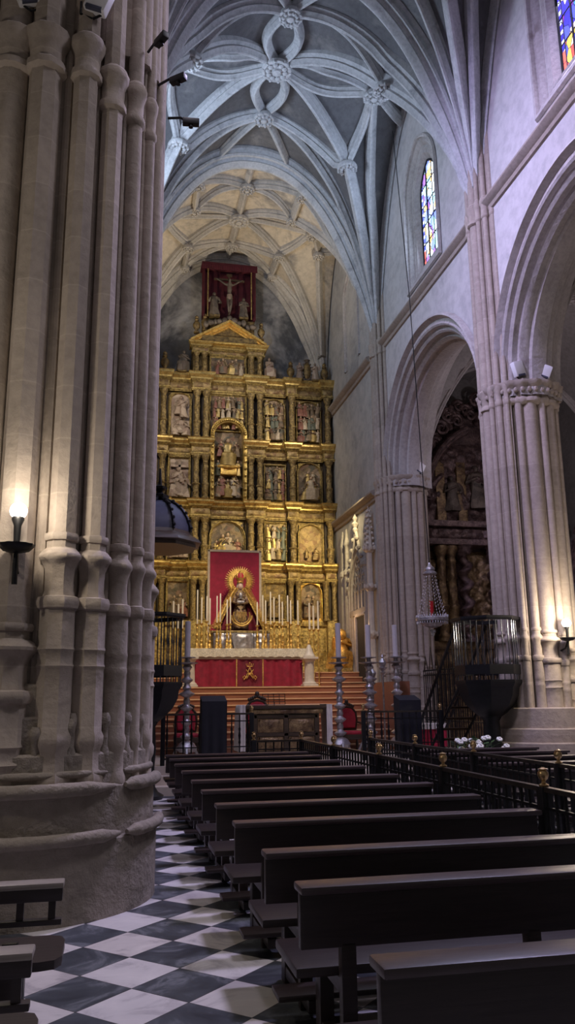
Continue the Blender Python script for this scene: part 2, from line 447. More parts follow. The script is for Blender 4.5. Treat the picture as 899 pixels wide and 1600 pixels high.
def vault(name, web, ribm, xc, yc, a, b, zs, zt, ribs, bosses, py=(1.8, .75), n=44):
    f = vault_fn(xc, yc, a, b, zs, zt, py)
    m = MB(); m.grid(lambda u, v: (xc - a + 2 * a * u, yc - b + 2 * b * v, f(xc - a + 2 * a * u, yc - b + 2 * b * v)), n, n)
    root = struct(name, m, web, angle=70, recalc=False)
    for pts, scl in ribs:
        rib_mesh(f, [(xc + p[0], yc + p[1]) for p in pts], scl).build('rib', ribm, root, 35)
    for (x, y, r) in bosses:
        bm_ = boss_mesh(r).build('boss', ribm, root, 35)
        bm_.location = (xc + x, yc + y, f(xc + x, yc + y) - .24 * (1 if r < .3 else 1.05))
    return root, f
def both(l):        # mirror in x and y
    out = []; seen = set()
    for pts, s in l:
        for sx in (1, -1):
            for sy in (1, -1):
                q = [(p[0] * sx, p[1] * sy) for p in pts]
                key = tuple(sorted((round(x, 3), round(y, 3)) for x, y in q))
                if key in seen: continue
                seen.add(key); out.append((q, s))
    return out
# nave bays
A = 3.92; B = 3.575
def sx_(l):        # mirror in x only
    out = []
    for pts, s in l:
        out.append((pts, s)); out.append(([(-p[0], p[1]) for p in pts], s))
    return out
CB = (0, -.28); NB = (0, 1.62); SB = (0, -2.05); EB = (2.72, -.25); NE = (2.45, 1.55); SE = (2.42, -1.95)
nave_ribs = []
for s, Q, MB_ in ((1, NE, NB), (-1, SE, SB)):
    nave_ribs += sx_([([(3.86, s * 3.50), Q], 1.2), ([Q, CB], 1.15), ([(3.87, s * 3.42), (2.35, s * 2.55), MB_], 1.15), ([(3.85, s * 3.44), (3.25, s * 1.9), EB], 1.15),
                  (bow(MB_, Q, .22 * s), 1.0), (bow(EB, Q, -.18 * s), 1.0), ([MB_, (1.15, s * 3.5)], .95), ([EB, (3.85, -.25 + s * 1.0)], .95), ([(3.88, s * 3.38), (3.88, s * 2.2), (3.88, 0.0)], .9)])
    nave_ribs += [(bow(CB, MB_, .42), 1.0), (bow(CB, MB_, -.42), 1.0)]
nave_ribs += sx_([(bow(CB, EB, .5), 1.0), (bow(CB, EB, -.5), 1.0), ([EB, (3.86, -.25)], .8)])
nave_bosses = [(*CB, .40)] + [(x, y, .30) for x, y in (NB, SB, EB, (-EB[0], EB[1]), NE, (-NE[0], NE[1]), SE, (-SE[0], SE[1]))]
ZTOP = 18.3
CV = []
for i, yc in enumerate((18.325, 11.25)):
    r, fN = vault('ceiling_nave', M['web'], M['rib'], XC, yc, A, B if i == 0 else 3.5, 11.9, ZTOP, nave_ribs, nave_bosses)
# transverse arches
def arch_rib(y, f, name='trim_arch', sc=1.9, mat=None, wid=1.0, a=A):
    pts = [(XC - a + .04 + (2 * a - .08) * (0.5 - .5 * cos(pi * k / 60)), y) for k in range(61)]
    pos = [Vector((p[0], y, max(11.9, f(p[0])))) for p in pts]
    sides, norms = [], []
    for i in range(61):
        t = (pos[min(i + 1, 60)] - pos[max(i - 1, 0)]).normalized(); sd = Vector((0, 1, 0)); nn = sd.cross(t)
        if nn.z < 0: nn = -nn
        if abs(nn.z) < .05 and (nn.x > 0) != (pos[i].x > XC): nn = -nn
        sides.append(sd); norms.append(nn)
    prof = [(-.34, .12), (-.34, -.05), (-.27, -.09), (-.25, -.16), (-.29, -.20), (-.26, -.26), (-.18, -.27), (-.14, -.34), (-.16, -.40), (-.10, -.45), (-.05, -.52), (0, -.54),
            (.05, -.52), (.10, -.45), (.16, -.40), (.14, -.34), (.18, -.27), (.26, -.26), (.29, -.20), (.25, -.16), (.27, -.09), (.34, -.05), (.34, .12)]
    m = MB(); rs = []
    for p, sd, nn in zip(pos, sides, norms):
        k = min(1, .36 + .64 * max(0, p.z - 12.2) / 2.8)
        rs.append([p + sd * (u * wid * k) + nn * (w * .9 * k) for u, w in prof])
    m.rings(rs)
    return struct(name, m, mat or M['rib'], angle=35)
def tprof(x):
    t = min(1, abs((x - XC) / A)); return 11.9 + (ZTOP - 11.9) * (1 - t ** 2.2) ** .6
arch_rib(14.8, tprof); arch_rib(21.9, lambda x: tprof(x) - .05, wid=1.15); arch_rib(7.75, tprof)
# presbytery vault
a2, b2 = 3.78, 2.87; yc2 = 24.78
K2 = (3.55, 2.65)
apse_ribs = both([
    ([(0, 0), (0, 1.72)], .9), ([(0, 0), (2.62, 0)], .95), ([(0, 0), (1.65, 1.15)], .95), ([(1.65, 1.15), K2], 1.0),
    ([(1.65, 1.15), (1.66, 2.6)], .9), ([K2, (2.6, 2.35), (1.66, 2.55), (0, 1.72)], .95), ([K2, (3.3, 1.8), (3.05, .85)], .95), ([(3.05, .85), (2.62, 0)], .85),
    (bow((2.62, 0), (1.65, 1.15), -.15), .9), (bow((0, 1.72), (1.65, 1.15), .2), .9), ([(2.62, 0), (3.72, 0)], .8), ([(0, 1.72), (0, 2.8)], .85), ([(3.05, .85), (3.7, .9)], .8)])
apse_bosses = [(0, 0, .36)] + [(x, y, .25) for x, y in ((0, 1.72), (0, -1.8), (2.62, 0), (-2.62, 0))] + [(sx * x, sy * y, .22) for x, y in ((1.65, 1.15), (1.66, 2.55), (3.05, .85)) for sx in (1, -1) for sy in (1, -1)]
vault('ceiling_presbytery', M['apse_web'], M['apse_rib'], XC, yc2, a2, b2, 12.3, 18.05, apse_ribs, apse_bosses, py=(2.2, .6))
# arch against the back wall
arch_rib(YB - .05, lambda x: 12.3 + (18.05 - 12.3) * max(0, (1 - min(1, abs((x - XC) / a2)) ** 2.2)) ** .6, 'trim_arch', mat=M['apse_rib'], wid=.8, a=a2)

# pointed arch outline in (y, z)
def pointed(cy, s, z0, zs, rise, n=16):
    c = (rise * rise - s * s) / (2 * s) if rise > s else 0.0
    R = s + c; pts = [(cy - s, z0)] if z0 < zs else []
    am = atan2(rise, c) if rise > s else pi / 2
    kz = 1 if rise > s else rise / s
    L = [(cy + c - R * cos(am * i / n), zs + R * sin(am * i / n) * kz) for i in range(n + 1)]
    Rr = [(2 * cy - y, z) for y, z in reversed(L[:-1])]
    pts += L + Rr
    if z0 < zs: pts.append((cy + s, z0))
    return pts
def loft(m, outlines):   # list of (x, outline)
    m.rings([[(x, y, z) for y, z in o] for x, o in outlines], close=False)

def nave_wall(side, name):
    sg = 1 if side == 'R' else -1
    X = lambda d: (WR + d) if sg > 0 else (WL - d)       # d = depth into the wall
    root = None
    m = MB()
    bays = [(7.75, 14.75), (14.75, 21.9)] + ([(0.8, 7.75)] if 1 else [])
    for (y0, y1) in bays:
        cy = (y0 + y1) / 2; s = (y1 - y0) / 2 - .50
        o = pointed(cy, s, ZCAP - .3, ZCAP, 3.0, 20)
        # wall face above the arch, up to the string course
        top = [(y, 12.0) for y, z in o]
        top[0] = (y0, 12.0); top[-1] = (y1, 12.0)
        m.rings([[(X(0), y, z) for y, z in o], [(X(0), y, z) for y, z in top]], close=False)
        m.add([(X(0), y0, ZCAP - .3), (X(0), o[0][0], ZCAP - .3), (X(0), y0, 12.0)], [(0, 1, 2)])
        m.add([(X(0), y1, ZCAP - .3), (X(0), o[-1][0], ZCAP - .3), (X(0), y1, 12.0)], [(0, 1, 2)])
        # upper wall with the window opening
        cyw = cy; cy = cy - .27 if y0 > 7 else cy
        w = pointed(cy, 1.10, 12.42, 15.0, 1.5, 12)
        t2 = [(y, 18.3) for y, z in w]; t2[0] = (y0, 18.3); t2[-1] = (y1, 18.3)
        lowl = [(y0, 12.0)]
        m.rings([[(X(0), y, z) for y, z in w], [(X(0), y, z) for y, z in t2]], close=False)
        m.add([(X(0), y0, 12.0), (X(0), w[0][0], 12.42), (X(0), y0, 18.3)], [(0, 1, 2)])
        m.add([(X(0), y1, 12.0), (X(0), w[-1][0], 12.42), (X(0), y1, 18.3)], [(0, 1, 2)])
        m.add([(X(0), y0, 12.0), (X(0), y1, 12.0), (X(0), w[-1][0], 12.42), (X(0), w[0][0], 12.42)], [(0, 1, 2, 3)])
        # back of the wall to the aisle
        m.rings([[(X(1.25), y, z) for y, z in o], [(X(1.25), y, z) for y, z in top]], close=False)
    root = struct(name, m, M['wall'], angle=30)
    for (y0, y1) in bays:
        cy = (y0 + y1) / 2; s = (y1 - y0) / 2 - .50; cw = cy - .27 if y0 > 7 else cy
        mm = MB()
        # moulded orders of the arch, stepping inward from the wall face
        steps = [(-.02, .34), (-.14, .30), (-.16, .24), (-.08, .19), (-.02, .17), (-.02, .06), (-.06, 0.02), (-.03, -.03), (.07, -.05), (.09, -.10), (.05, -.14), (.10, -.20), (.22, -.20), (.26, -.27),
                 (.22, -.31), (.30, -.37), (.42, -.37), (.46, -.44), (.62, -.47), (.78, -.44), (.82, -.37), (.95, -.31), (1.0, -.2), (1.1, -.1), (1.27, 0), (1.30, .15)]
        loft(mm, [(X(d), pointed(cy, s + e * .68, ZCAP - .25, ZCAP, 3.0 + e * .9, 22)) for d, e in steps])
        struct('arch_moulding', mm, M['mould'] if sg < 0 else M['archst'], root, 30)
        # window embrasure and glass
        we = MB()
        emb = [(-.02, 1.18), (-.08, 1.15), (-.08, 1.09), (.0, 1.07), (.03, 1.04), (.0, 1.0), (.03, .96), (.10, .90), (.09, .84), (.12, .78), (.11, .72), (.16, .68), (.27, .57)]
        loft(we, [(X(d), pointed(cw, h, 12.36 + (1.18 - h) * 1.05, 15.0, .28 + h * 1.1, 14)) for d, h in emb])
        we.rings([[(X(d), cw - h, 12.36 + (1.18 - h) * 1.05) for d, h in emb], [(X(d), cw + h, 12.36 + (1.18 - h) * 1.05) for d, h in emb]], close=False)
        struct('window_embrasure', we, M['archst'], root, 30)
    # string course
    cm = MB()
    prof = [(0, -.22), (.05, -.20), (.07, -.12), (.14, -.08), (.19, -.02), (.19, .02), (.14, .05), (0, .09)]
    ys = [0.8, 21.9]
    cm.rings([[(X(-d), y, 12.05 + z) for d, z in prof] for y in ys], close=True)
    struct('string_course', cm, M['mould'], root, 30)
    return root
M['archst'] = stone('arch_stone', (.43, .395, .37), .28, 1.4, bump=.03, stain=((.24, .21, .19), 1.7, .6, .74))
nave_wall('R', 'wall_right'); nave_wall('L', 'wall_left')
# stained glass, real panes in the openings of the right wall
def pane(cy, mat, name):
    o = pointed(0, .575, 0, 2.0, .88, 14)
    m = MB(); n = len(o)
    m.add([(0, y, z) for y, z in o] + [(.03, y, z) for y, z in o], [tuple(range(n)), tuple(range(2 * n - 1, n - 1, -1))] + [(i, (i + 1) % n, (i + 1) % n + n, i + n) for i in range(n)])
    r = struct(name, m, mat, angle=30); r.location = (WR + .255, cy, 13.0)
    f = MB()
    pts = [(0, y, z) for y, z in o]; f.tube(pts + [pts[0]], .035, 6)
    f.tube([(-.02, .13, .02), (-.02, .13, 2.78)], .02, 6); f.tube([(-.02, -.25, .02), (-.02, -.25, 2.72)], .012, 5)
    for z in (.56, 1.12, 1.68, 2.24): f.tube([(-.02, -.54, z), (-.02, .54, z)], .009, 5)
    fr = struct('window_frame', f, M['iron'], r, 30)
    return r
pane(18.055, M['glass1'], 'window_1'); pane(10.98, M['glass2'], 'window_2')
# opposite clerestory windows
for i, cy in enumerate((18.055, 10.98)):
    o = pointed(0, .575, 0, 2.0, .88, 14); m = MB(); n = len(o)
    m.add([(0, y, z) for y, z in o] + [(-.03, y, z) for y, z in o], [tuple(range(n)), tuple(range(2 * n - 1, n - 1, -1))] + [(k, (k + 1) % n, (k + 1) % n + n, k + n) for k in range(n)])
    r = struct('window_%d' % (3 + i), m, M['glass1'], angle=30); r.location = (WL - .255, cy, 13.0)

# ---- clustered piers
def shaft_profile(r, zb, ztop, k, zp=.8):
    """moulded base on a tall stilted block, then the plain shaft"""
    q = [(1.34, zp), (1.34, zb - 1.42), (1.5, zb - 1.38), (1.5, zb - 1.32), (1.26, zb - 1.27), (1.24, zb - 1.12), (1.42, zb - 1.08), (1.46, zb - 1.02), (1.28, zb - .98),
         (1.26, zb - .62), (1.26, zb - .50), (1.36, zb - .475), (1.26, zb - .45), (1.26, zb - .37), (1.36, zb - .345), (1.27, zb - .32),
         (1.27, zb - .03), (1.45, zb - .02), (1.54, zb + .01), (1.55, zb + .04), (1.47, zb + .07), (1.16, zb + .08), (1.06, zb + .13), (1.04, zb + .22), (1.10, zb + .30), (1.40, zb + .365), (1.55, zb + .385),
         (1.57, zb + .41), (1.50, zb + .425), (1.30, zb + .45), (1.06, zb + .475), (1.06, zb + .53), (1.20, zb + .535), (1.27, zb + .555), (1.27, zb + .575), (1.2, zb + .595), (1, zb + .6), (1, ztop)]
    out = []
    for a, z in q:
        z = max(z, zp); out.append((a * r, z))
    return out
def cap_profile(r, z):
    return [(r, z - .40), (r * 1.3, z - .37), (r * 1.3, z - .31), (r * 1.05, z - .27), (r * 1.12, z - .12), (r * 1.42, z - .04), (r * 1.48, z + .03), (r * 1.25, z + .07), (r * 1.0, z + .1)]
def pier(cx, cy, R, shafts, plinth, ztop_core, name='pillar', facets=12, arcs=True, ring=None, pm=None):
    m = MB()
    Rc = R * .84
    m.lathe([(Rc, 0), (Rc, ztop_core)], (cx, cy, 0), 40)
    for (ang, off, r, zb, zt, cap, n) in shafts:
        a = radians(ang); x = cx + off * cos(a); y = cy + off * sin(a)
        m.lathe(shaft_profile(r, zb, zt, 0), (x, y, 0), n, rot=a)
        if cap: m.lathe(cap_profile(r, cap), (x, y, 0), max(10, n))
        if ring and zt > ring: m.lathe([(a * 1.12, z) for a, z in cap_profile(r, ring)], (x, y, 0), 10)
        # concave fillets either side of the shaft
        for s in (-1, 1):
            b = a + s * (r * 1.28) / off
            m.lathe([(r * .34, 0), (r * .34, zt if not cap else min(zt, cap) if zt < ZR else zt)], (cx + (off - r * .55) * cos(b), cy + (off - r * .55) * sin(b), 0), 7)
    root = struct(name, m, M['pier'], angle=38)
    if pm:       # impost band round the whole pier, under the arches
        b = MB(); b.lathe([(R - .02, ZCAP - .42), (R + .03, ZCAP - .36), (R + .03, ZCAP - .30), (R - .0, ZCAP - .26), (R + .02, ZCAP - .12), (R + .10, ZCAP - .05), (R + .13, ZCAP + .02), (R + .13, ZCAP + .06), (R + .02, ZCAP + .1), (R - .1, ZCAP + .1)], (cx, cy, 0), 64, mod=lambda a, z: 1 + .035 * cos(19 * a))
        for k in range(38):
            a = 2 * pi * k / 38; b.ball((cx + (R + .07) * cos(a), cy + (R + .07) * sin(a), ZCAP - .14), .05, .05, .06, 6, 4)
        struct('impost_band', b, M[pm], root, 50)
    p = MB()
    for (z0, z1, r) in plinth: p.lathe([(r, z0), (r, z1 - .02), (r - .02, z1)], (cx, cy, 0), 64)
    struct('plinth', p, M[pm or 'plinth'], root, 38)
    return root
# the great pier on the left
CX, CY, RL = -.76, 7.75, 1.10
base = -84.5
sh = []
# (angle from the camera line, radius of shaft, base height, sides, long)
for d, r, zb, n in [(-9, .15, 1.62, 8), (12.5, .115, 2.36, 8), (28, .105, 2.36, 8), (43, .078, 2.33, 14), (56, .055, 2.34, 10), (70, .07, 2.34, 14), (87, .095, 2.22, 14),
                    (105, .155, 2.3, 8), (122, .085, 2.33, 12), (137, .06, 2.33, 12), (155, .16, 2.3, 12), (175, .1, 2.3, 12),
                    (-28, .16, 2.34, 14), (-45, .09, 2.36, 12), (-60, .08, 2.34, 12), (-77, .155, 1.9, 12), (-98, .1, 2.3, 12), (-120, .15, 2.3, 12), (-143, .1, 2.3, 12), (-163, .15, 2.3, 12)]:
    nave = 45 < d < 135
    sh.append((base + d, RL - r + .01, r, zb, ZR + .6 if nave else 8.6, 0 if nave and d > 60 else 7.72 - (.22 if d > 20 else 0), n))
lp = pier(CX, CY, RL, sh, [(0, .58, 1.185), (.58, .97, 1.155), (.97, 1.22, 1.11), (1.22, 1.5, 1.055), (1.5, 1.75, 1.02)], 12.0, 'pillar_left')
# worn ring mouldings of the plinth, broken where the plinth was repaired
pm = MB()
for z, rr, tr, segs in ((.955, 1.17, .055, ((-58, 38), (44, 82))), (.60, 1.20, .05, ((-22, 40), (44, 88))), (1.06, 1.12, .03, ((-40, 36), (46, 80)))):
    for a0, a1 in segs:
        P = [(CX + rr * cos(radians(base + a0 + (a1 - a0) * i / 24)), CY + rr * sin(radians(base + a0 + (a1 - a0) * i / 24)), z) for i in range(25)]
        tp = [tr * (.35 + .65 * min(1, i / 3, (24 - i) / 3)) * (1 + .12 * mnoise.noise(Vector((i * .9, z * 7, 0)))) for i in range(25)]
        pm.tube(P, tr, 10, tp)
# shallow blind arcade lumps between the plinth blocks
for d, r0, z0 in ((19, .05, 1.36), (20, .04, 1.75), (36, .05, 1.5), (50, .05, 1.45), (64, .045, 1.38), (80, .05, 1.34), (5, .05, 1.3), (36, .04, 1.9), (50, .035, 1.85), (-18, .06, 1.5)):
    a = radians(base + d)
    r0 *= .62; z0 = min(z0, 1.4) - .12
    pm.lathe([(r0 * 1.2, -.16), (r0 * 1.5, -.10), (r0 * 1.5, -.06), (r0, -.02), (r0, .12), (r0 * 1.5, .16), (r0 * 1.5, .2), (r0, .24)], (CX + 1.07 * cos(a), CY + 1.07 * sin(a), z0), 10)
struct('plinth_moulding', pm, M['plinth'], lp, 38)
# upper group of the pier above the capitals: arch springers to the aisle side
um = MB()
um.lathe([(.86, 0), (.86, 10.4)], (CX, CY, 7.9), 40)
for d in (-30, -8, 12, 28, 43): 
    a = radians(base + d); um.lathe([(.12, 0), (.12, 4)], (CX + .92 * cos(a), CY + .92 * sin(a), 7.9), 10)
for d in (50, 62, 75, 88, 102, 117):
    a = radians(base + d); um.lathe([(.10, 0), (.10, 5)], (CX + 1.0 * cos(a), CY + 1.0 * sin(a), 7.9), 10)
struct('upper_pillar', um, M['pier'], lp, 38)

def right_pier(cx, cy, R, name):
    sh = []
    for d, r, zb, n in [(180, .12, 2.25, 12), (163, .055, 2.3, 10), (150, .065, 2.3, 10), (137, .05, 2.3, 10), (197, .055, 2.3, 10), (210, .065, 2.3, 10), (223, .05, 2.3, 10),
                        (238, .075, 2.3, 12), (258, .14, 2.25, 12), (279, .075, 2.2, 10), (300, .13, 1.9, 12), (322, .08, 1.95, 12), (345, .12, 1.9, 12), (10, .08, 2, 10), (35, .12, 2, 10), (60, .08, 2, 10), (82, .13, 2, 10), (104, .07, 2, 10), (120, .07, 2, 10)]:
        nave = 135 <= d <= 225
        sh.append((d, R - r + .01 + (.10 if nave else 0), r, zb, ZR + .5 if nave else 8.2, 0 if nave else ZCAP, n))
        if nave: sh[-1] = (d, R - r + .11, r, zb, 14.3, ZCAP - .02, n)
    return pier(cx, cy, R, sh, [(0, .30, R + .36), (.30, .55, R + .30), (.55, .80, R + .31), (.80, 1.05, R + .22), (1.05, 1.42, R + .16)], 13.4, name, ring=ZR, pm='pier')
P2 = right_pier(8.20, 14.75, .74, 'pillar_right')
P1 = right_pier(8.16, 21.9, .70, 'pillar_right')
# hidden partners on the left, same mesh
for src, y in ((P2, 14.75), (P1, 21.9)):
    c = link_copy(src); c.name = 'pillar_left'; c.rotation_euler = (0, 0, pi); c.location = (7.40 if src is P2 else 7.44, 2 * y, 0)
    for k in list(src.children): link_copy(k, c)
# presbytery walls
m = MB()
m.box(7.52, 8.3, 21.9, 28.0, 0, 18.2)
wr = struct('wall_presbytery_right', m, M['wall2'])
def ledge(root, z, y0, y1, x=7.52, sgn=-1, k=1.0):
    prof = [(0, -.24), (.06, -.22), (.08, -.13), (.16, -.09), (.21, -.02), (.21, .03), (.15, .06), (0, .10)]
    q = MB(); q.rings([[(x + sgn * d * k, y, z + h * k) for d, h in prof] for y in (y0, y1)], close=True)
    struct('string_course', q, M['mould'], root, 30)
ledge(wr, 11.9, 22.3, YB); ledge(wr, 7.62, 22.3, YB)
# blind window above the upper ledge
q = MB()
for d, h in ((0, 0),):
    loft(q, [(7.52 - dd, pointed(24.35, hh, 12.6, 15.1, hh * 1.2, 12)) for dd, hh in ((-.02, .86), (.06, .84), (.07, .78), (.0, .74), (.03, .70), (.03, .64), (-.12, .6))])
struct('blind_window', q, M['archst'], wr, 30)
# gothic portal with tracery, pinnacle and dark doorway
q = MB()
loft(q, [(7.52 - d, pointed(24.35, h, 1.95, 4.9, h * 1.55, 14)) for d, h in ((0, .98), (.10, .95), (.12, .90), (.05, .86), (.09, .80), (.09, .74), (.02, .70))])
# ogee hood running up to a finial
for s in (-1, 1):
    P = []
    for i in range(21):
        t = i / 20
        yy = 24.35 + s * (1.0 * (1 - t) ** .8 if t < .55 else 1.0 * (1 - t) ** .8 * (1 - (t - .55) * .9))
        P.append((7.44, yy, 4.9 + 1.95 * t ** (1.1)))
    q.tube(P, .05, 6)
    for i in range(2, 20, 3): q.ball((7.40, P[i][1] + s * .05, P[i][2] + .06), .07, .08, .08, 6, 4)
q.lathe([(.05, 0), (.09, .1), (.05, .16), (.12, .28), (.04, .36), (.08, .46), (.01, .6)], (7.42, 24.35, 6.8), 8)
for yy in (23.55, 24.0, 24.35, 24.7, 25.15):
    q.tube([(7.49, yy, 4.4), (7.49, yy, 5.0 + (1 - abs(yy - 24.35)) * .9)], .025, 6)
for zz, yy in ((5.15, 24.05), (5.15, 24.65), (5.65, 24.35)):
    for k in range(4):
        a = pi / 4 + k * pi / 2
        q.tube([(7.48, yy + .17 * cos(a) + .12 * cos(b), zz + .17 * sin(a) + .12 * sin(b)) for b in [j * pi / 5 for j in range(11)]], .02, 5)
q.box(7.42, 7.56, 23.35, 25.35, 4.18, 4.36, .03)
for yy in (23.35, 25.5, 25.95):
    q.lathe([(.13, 0), (.13, 1.0), (.10, 1.05), (.10, 3.6), (.14, 3.66), (.14, 3.76), (.08, 3.85), (.07, 4.6), (.10, 4.66), (.02, 5.2)], (7.46, yy, 1.95), 8)
struct('portal_tracery', q, M['tracery'], wr, 30)
q = MB(); q.box(7.47, 7.53, 23.66, 24.62, 1.96, 4.16); dd = struct('door_1', q, M['darkgap'])  # near-black sheet paints the shade inside the doorway
q = MB()
for s in (0, 1): q.box(7.40, 7.52, 23.56 + s * 1.06, 23.66 + s * 1.06, 1.96, 4.2, .02)
q.box(7.40, 7.52, 23.56, 24.72, 4.12, 4.22, .02)
struct('door_frame', q, M['archst'], dd, 30)
# tall crocketed pinnacle
q = MB(); px, py = 7.36, 22.78
q.lathe([(.16, 0), (.16, .5), (.12, .56), (.12, 1.35), (.17, 1.4), (.19, 1.5), (.13, 1.56), (.10, 1.62), (.10, 2.75), (.15, 2.8), (.17, 2.9), (.10, 2.96), (.09, 3.0), (.09, 3.9), (.15, 3.95), (.15, 4.03), (.11, 4.08), (.01, 5.35)], (px, py, 1.96), 8, rot=pi / 8)
for zz in (3.45, 4.85, 6.0):
    for k in range(8):
        a = k * pi / 4; q.ball((px + .17 * cos(a), py + .17 * sin(a), zz), .05, .05, .08, 6, 4)
for i in range(7):
    for k in range(4):
        a = k * pi / 2 + pi / 4; r = .12 * (1 - i / 8) + .02
        q.ball((px + r * cos(a), py + r * sin(a), 6.12 + i * .17), .045, .045, .05, 5, 4)
struct('pinnacle', q, M['marblew'], wr, 35)
m = MB(); m.box(-.8, -.12, 21.9, 28.0, 0, 18.2); wl = struct('wall_presbytery_left', m, M['wall2'])
ledge(wl, 11.9, 22.3, YB, -.12, 1); ledge(wl, 7.62, 22.3, YB, -.12, 1)
m = MB(); m.box(-.8, 8.3, YB, YB + .4, 0, 18.6); struct('wall_back', m, M['back'])
# aisles
m = MB(); m.box(15.0, 15.4, -3, 25, 0, 13.4); struct('wall_aisle_right', m, M['aisle'])
m = MB(); m.box(8.3, 15.4, 24.95, 25.3, 0, 13.4); struct('wall_aisle_end', m, M['aisle'])
m = MB(); m.box(-8.3, -8.0, -3, 25, 0, 13.4); m.box(-8.3, -.8, 24.95, 25.3, 0, 13.4); struct('wall_aisle_left', m, M['aisle'])
for xc, nm in ((12.0, 'ceiling_aisle'), (-4.5, 'ceiling_aisle')):
    for (y0, y1) in ((7.75, 14.75), (14.75, 21.9), (.8, 7.75), (21.9, 25.0)):
        yc = (y0 + y1) / 2; b = (y1 - y0) / 2
        vault(nm, M['aisle'], M['archst'], xc, yc, 3.2 if xc > 0 else 3.6, b, 8.0, 12.6, both([([(3.1, b - .1), (0, 0)], 1.0), ([(0, 0), (0, b)], .8)]), [(0, 0, .3)], n=20)
# ------------------------------------------------------------------ carved figures
def figure(m, x, y, z, h, seed=0, w=1.0, lean=0, arms=True, front=-1, n=10, seated=False):
    """a robed carved figure facing -y"""
    R = random.Random(seed)
    ph = R.uniform(0, 6.28); base_m = m.m; m.m = R.choice((0, 0, 2, 2, 3, 4, 5))
    if seated:
        prof = [(0, .27, 0), (.10, .28, 0), (.30, .27, -.05), (.42, .25, -.08), (.50, .17, .02), (.62, .17, .03), (.74, .19, .03), (.80, .16, .03), (.835, .06, .03)]
    else:
        prof = [(0, .19, 0), (.06, .20, 0), (.25, .165, 0), (.42, .15, -.01), (.55, .135, -.01), (.66, .15, 0), (.77, .165, 0), (.82, .13, .01), (.85, .055, .01)]
    rs = []
    for t, r, dy in prof:
        rs.append([(x + lean * t * h + w * h * r * (1 + (.16 * sin(5 * a + ph + t * 3) if t < .7 else 0)) * cos(a), y + dy * h + .62 * w * h * r * (1 + (.16 * sin(5 * a + ph + t * 3) if t < .7 else 0)) * sin(a), z + t * h)
                   for a in [2 * pi * j / n for j in range(n)]])
    m.rings(rs)
    m.m = 1
    hx, hz = x + lean * h * .92 + R.uniform(-.02, .02) * h, z + .915 * h
    m.ball((hx, y, hz), .062 * h * 1.05, .072 * h, .082 * h, 8, 6)
    m.m = 0; m.ball((hx, y + .025 * h, hz + .02 * h), .075 * h, .075 * h, .08 * h, 8, 5)
    if arms:
        for s in (-1, 1):
            sx = x + lean * h * .75 + s * .15 * h * w
            ex = sx + s * R.uniform(.0, .10) * h; hxx = x + s * R.uniform(-.06, .22) * h
            ez = z + R.uniform(.52, .62) * h; hz2 = z + R.uniform(.48, .8) * h
            m.tube([(sx, y, z + .76 * h), (ex, y - .06 * h, ez), (hxx, y - .16 * h, hz2)], .04 * h, 6, [.052 * h, .045 * h, .03 * h])
            m.m = 1; m.ball((hxx, y - .17 * h, hz2), .03 * h, .03 * h, .035 * h, 6, 4); m.m = 0
    m.m = base_m

def carved(m, x0, x1, z0, z1, y, amp, seed, fr=9.0, nx=None, nz=None, shape='scroll'):
    """carved foliage relief on a band, facing -y"""
    w, h = x1 - x0, z1 - z0
    nx = nx or max(6, int(w / .045)); nz = nz or max(4, int(h / .045))
    def fn(u, v):
        X = u * w; Z = v * h
        e = min(1, min(v, 1 - v) * 6) * min(1, min(u * w, (1 - u) * w) * 10)
        p = Vector((X * fr * .5 + seed * 3.7, Z * fr * .5, seed * 1.3))
        d = abs(mnoise.noise(p)) * 1.6 + .5 * abs(mnoise.noise(p * 2.3))
        s = .5 + .5 * sin(X * fr * 1.1 + seed + 2.2 * sin(Z * fr * .6 + X * 2)) if shape == 'scroll' else .5
        return (x0 + X, y - amp * e * (.45 * s + .75 * d), z0 + Z)
    m.grid(fn, nx, nz)

def arch_poly(x0, x1, z0, z1, n=12, rise=None):
    """outline (x, z) of a round-headed panel, from bottom left over the top to bottom right"""
    w = (x1 - x0) / 2; r = w if rise is None else rise; cx = (x0 + x1) / 2
    return [(x0, z0)] + [(cx - w * cos(pi * i / n), z1 - r + r * sin(pi * i / n)) for i in range(n + 1)] + [(x1, z0)]
def frame_mesh(o, y, t=.07, d=.08, close=True):
    m = MB(); P = o + ([o[0]] if close else [])
    for a, b in zip(P[:-1], P[1:]):
        m.tube([(a[0], y, a[1]), (b[0], y, b[1])], t * .5, 6)
    m2 = MB(); cx = sum(p[0] for p in o) / len(o); cz = sum(p[1] for p in o) / len(o)
    n = len(o)
    # stepped moulding loft
    def off(k, yy): 
        return [(cx + (p[0] - cx) * (1 + k / max(.2, abs(o[-1][0] - o[0][0]) / 2)), yy, cz + (p[1] - cz) * (1 + k / max(.2, (max(q[1] for q in o) - min(q[1] for q in o)) / 2))) for p in o]
    m2.rings([off(-.01, y + .14), off(-.01, y - .01), off(t * .35, y - d * .4), off(t * .5, y - d), off(t * .8, y - d), off(t, y - d * .5), off(t, y + .05)], close=True, cap0=False, cap1=False)
    return m2

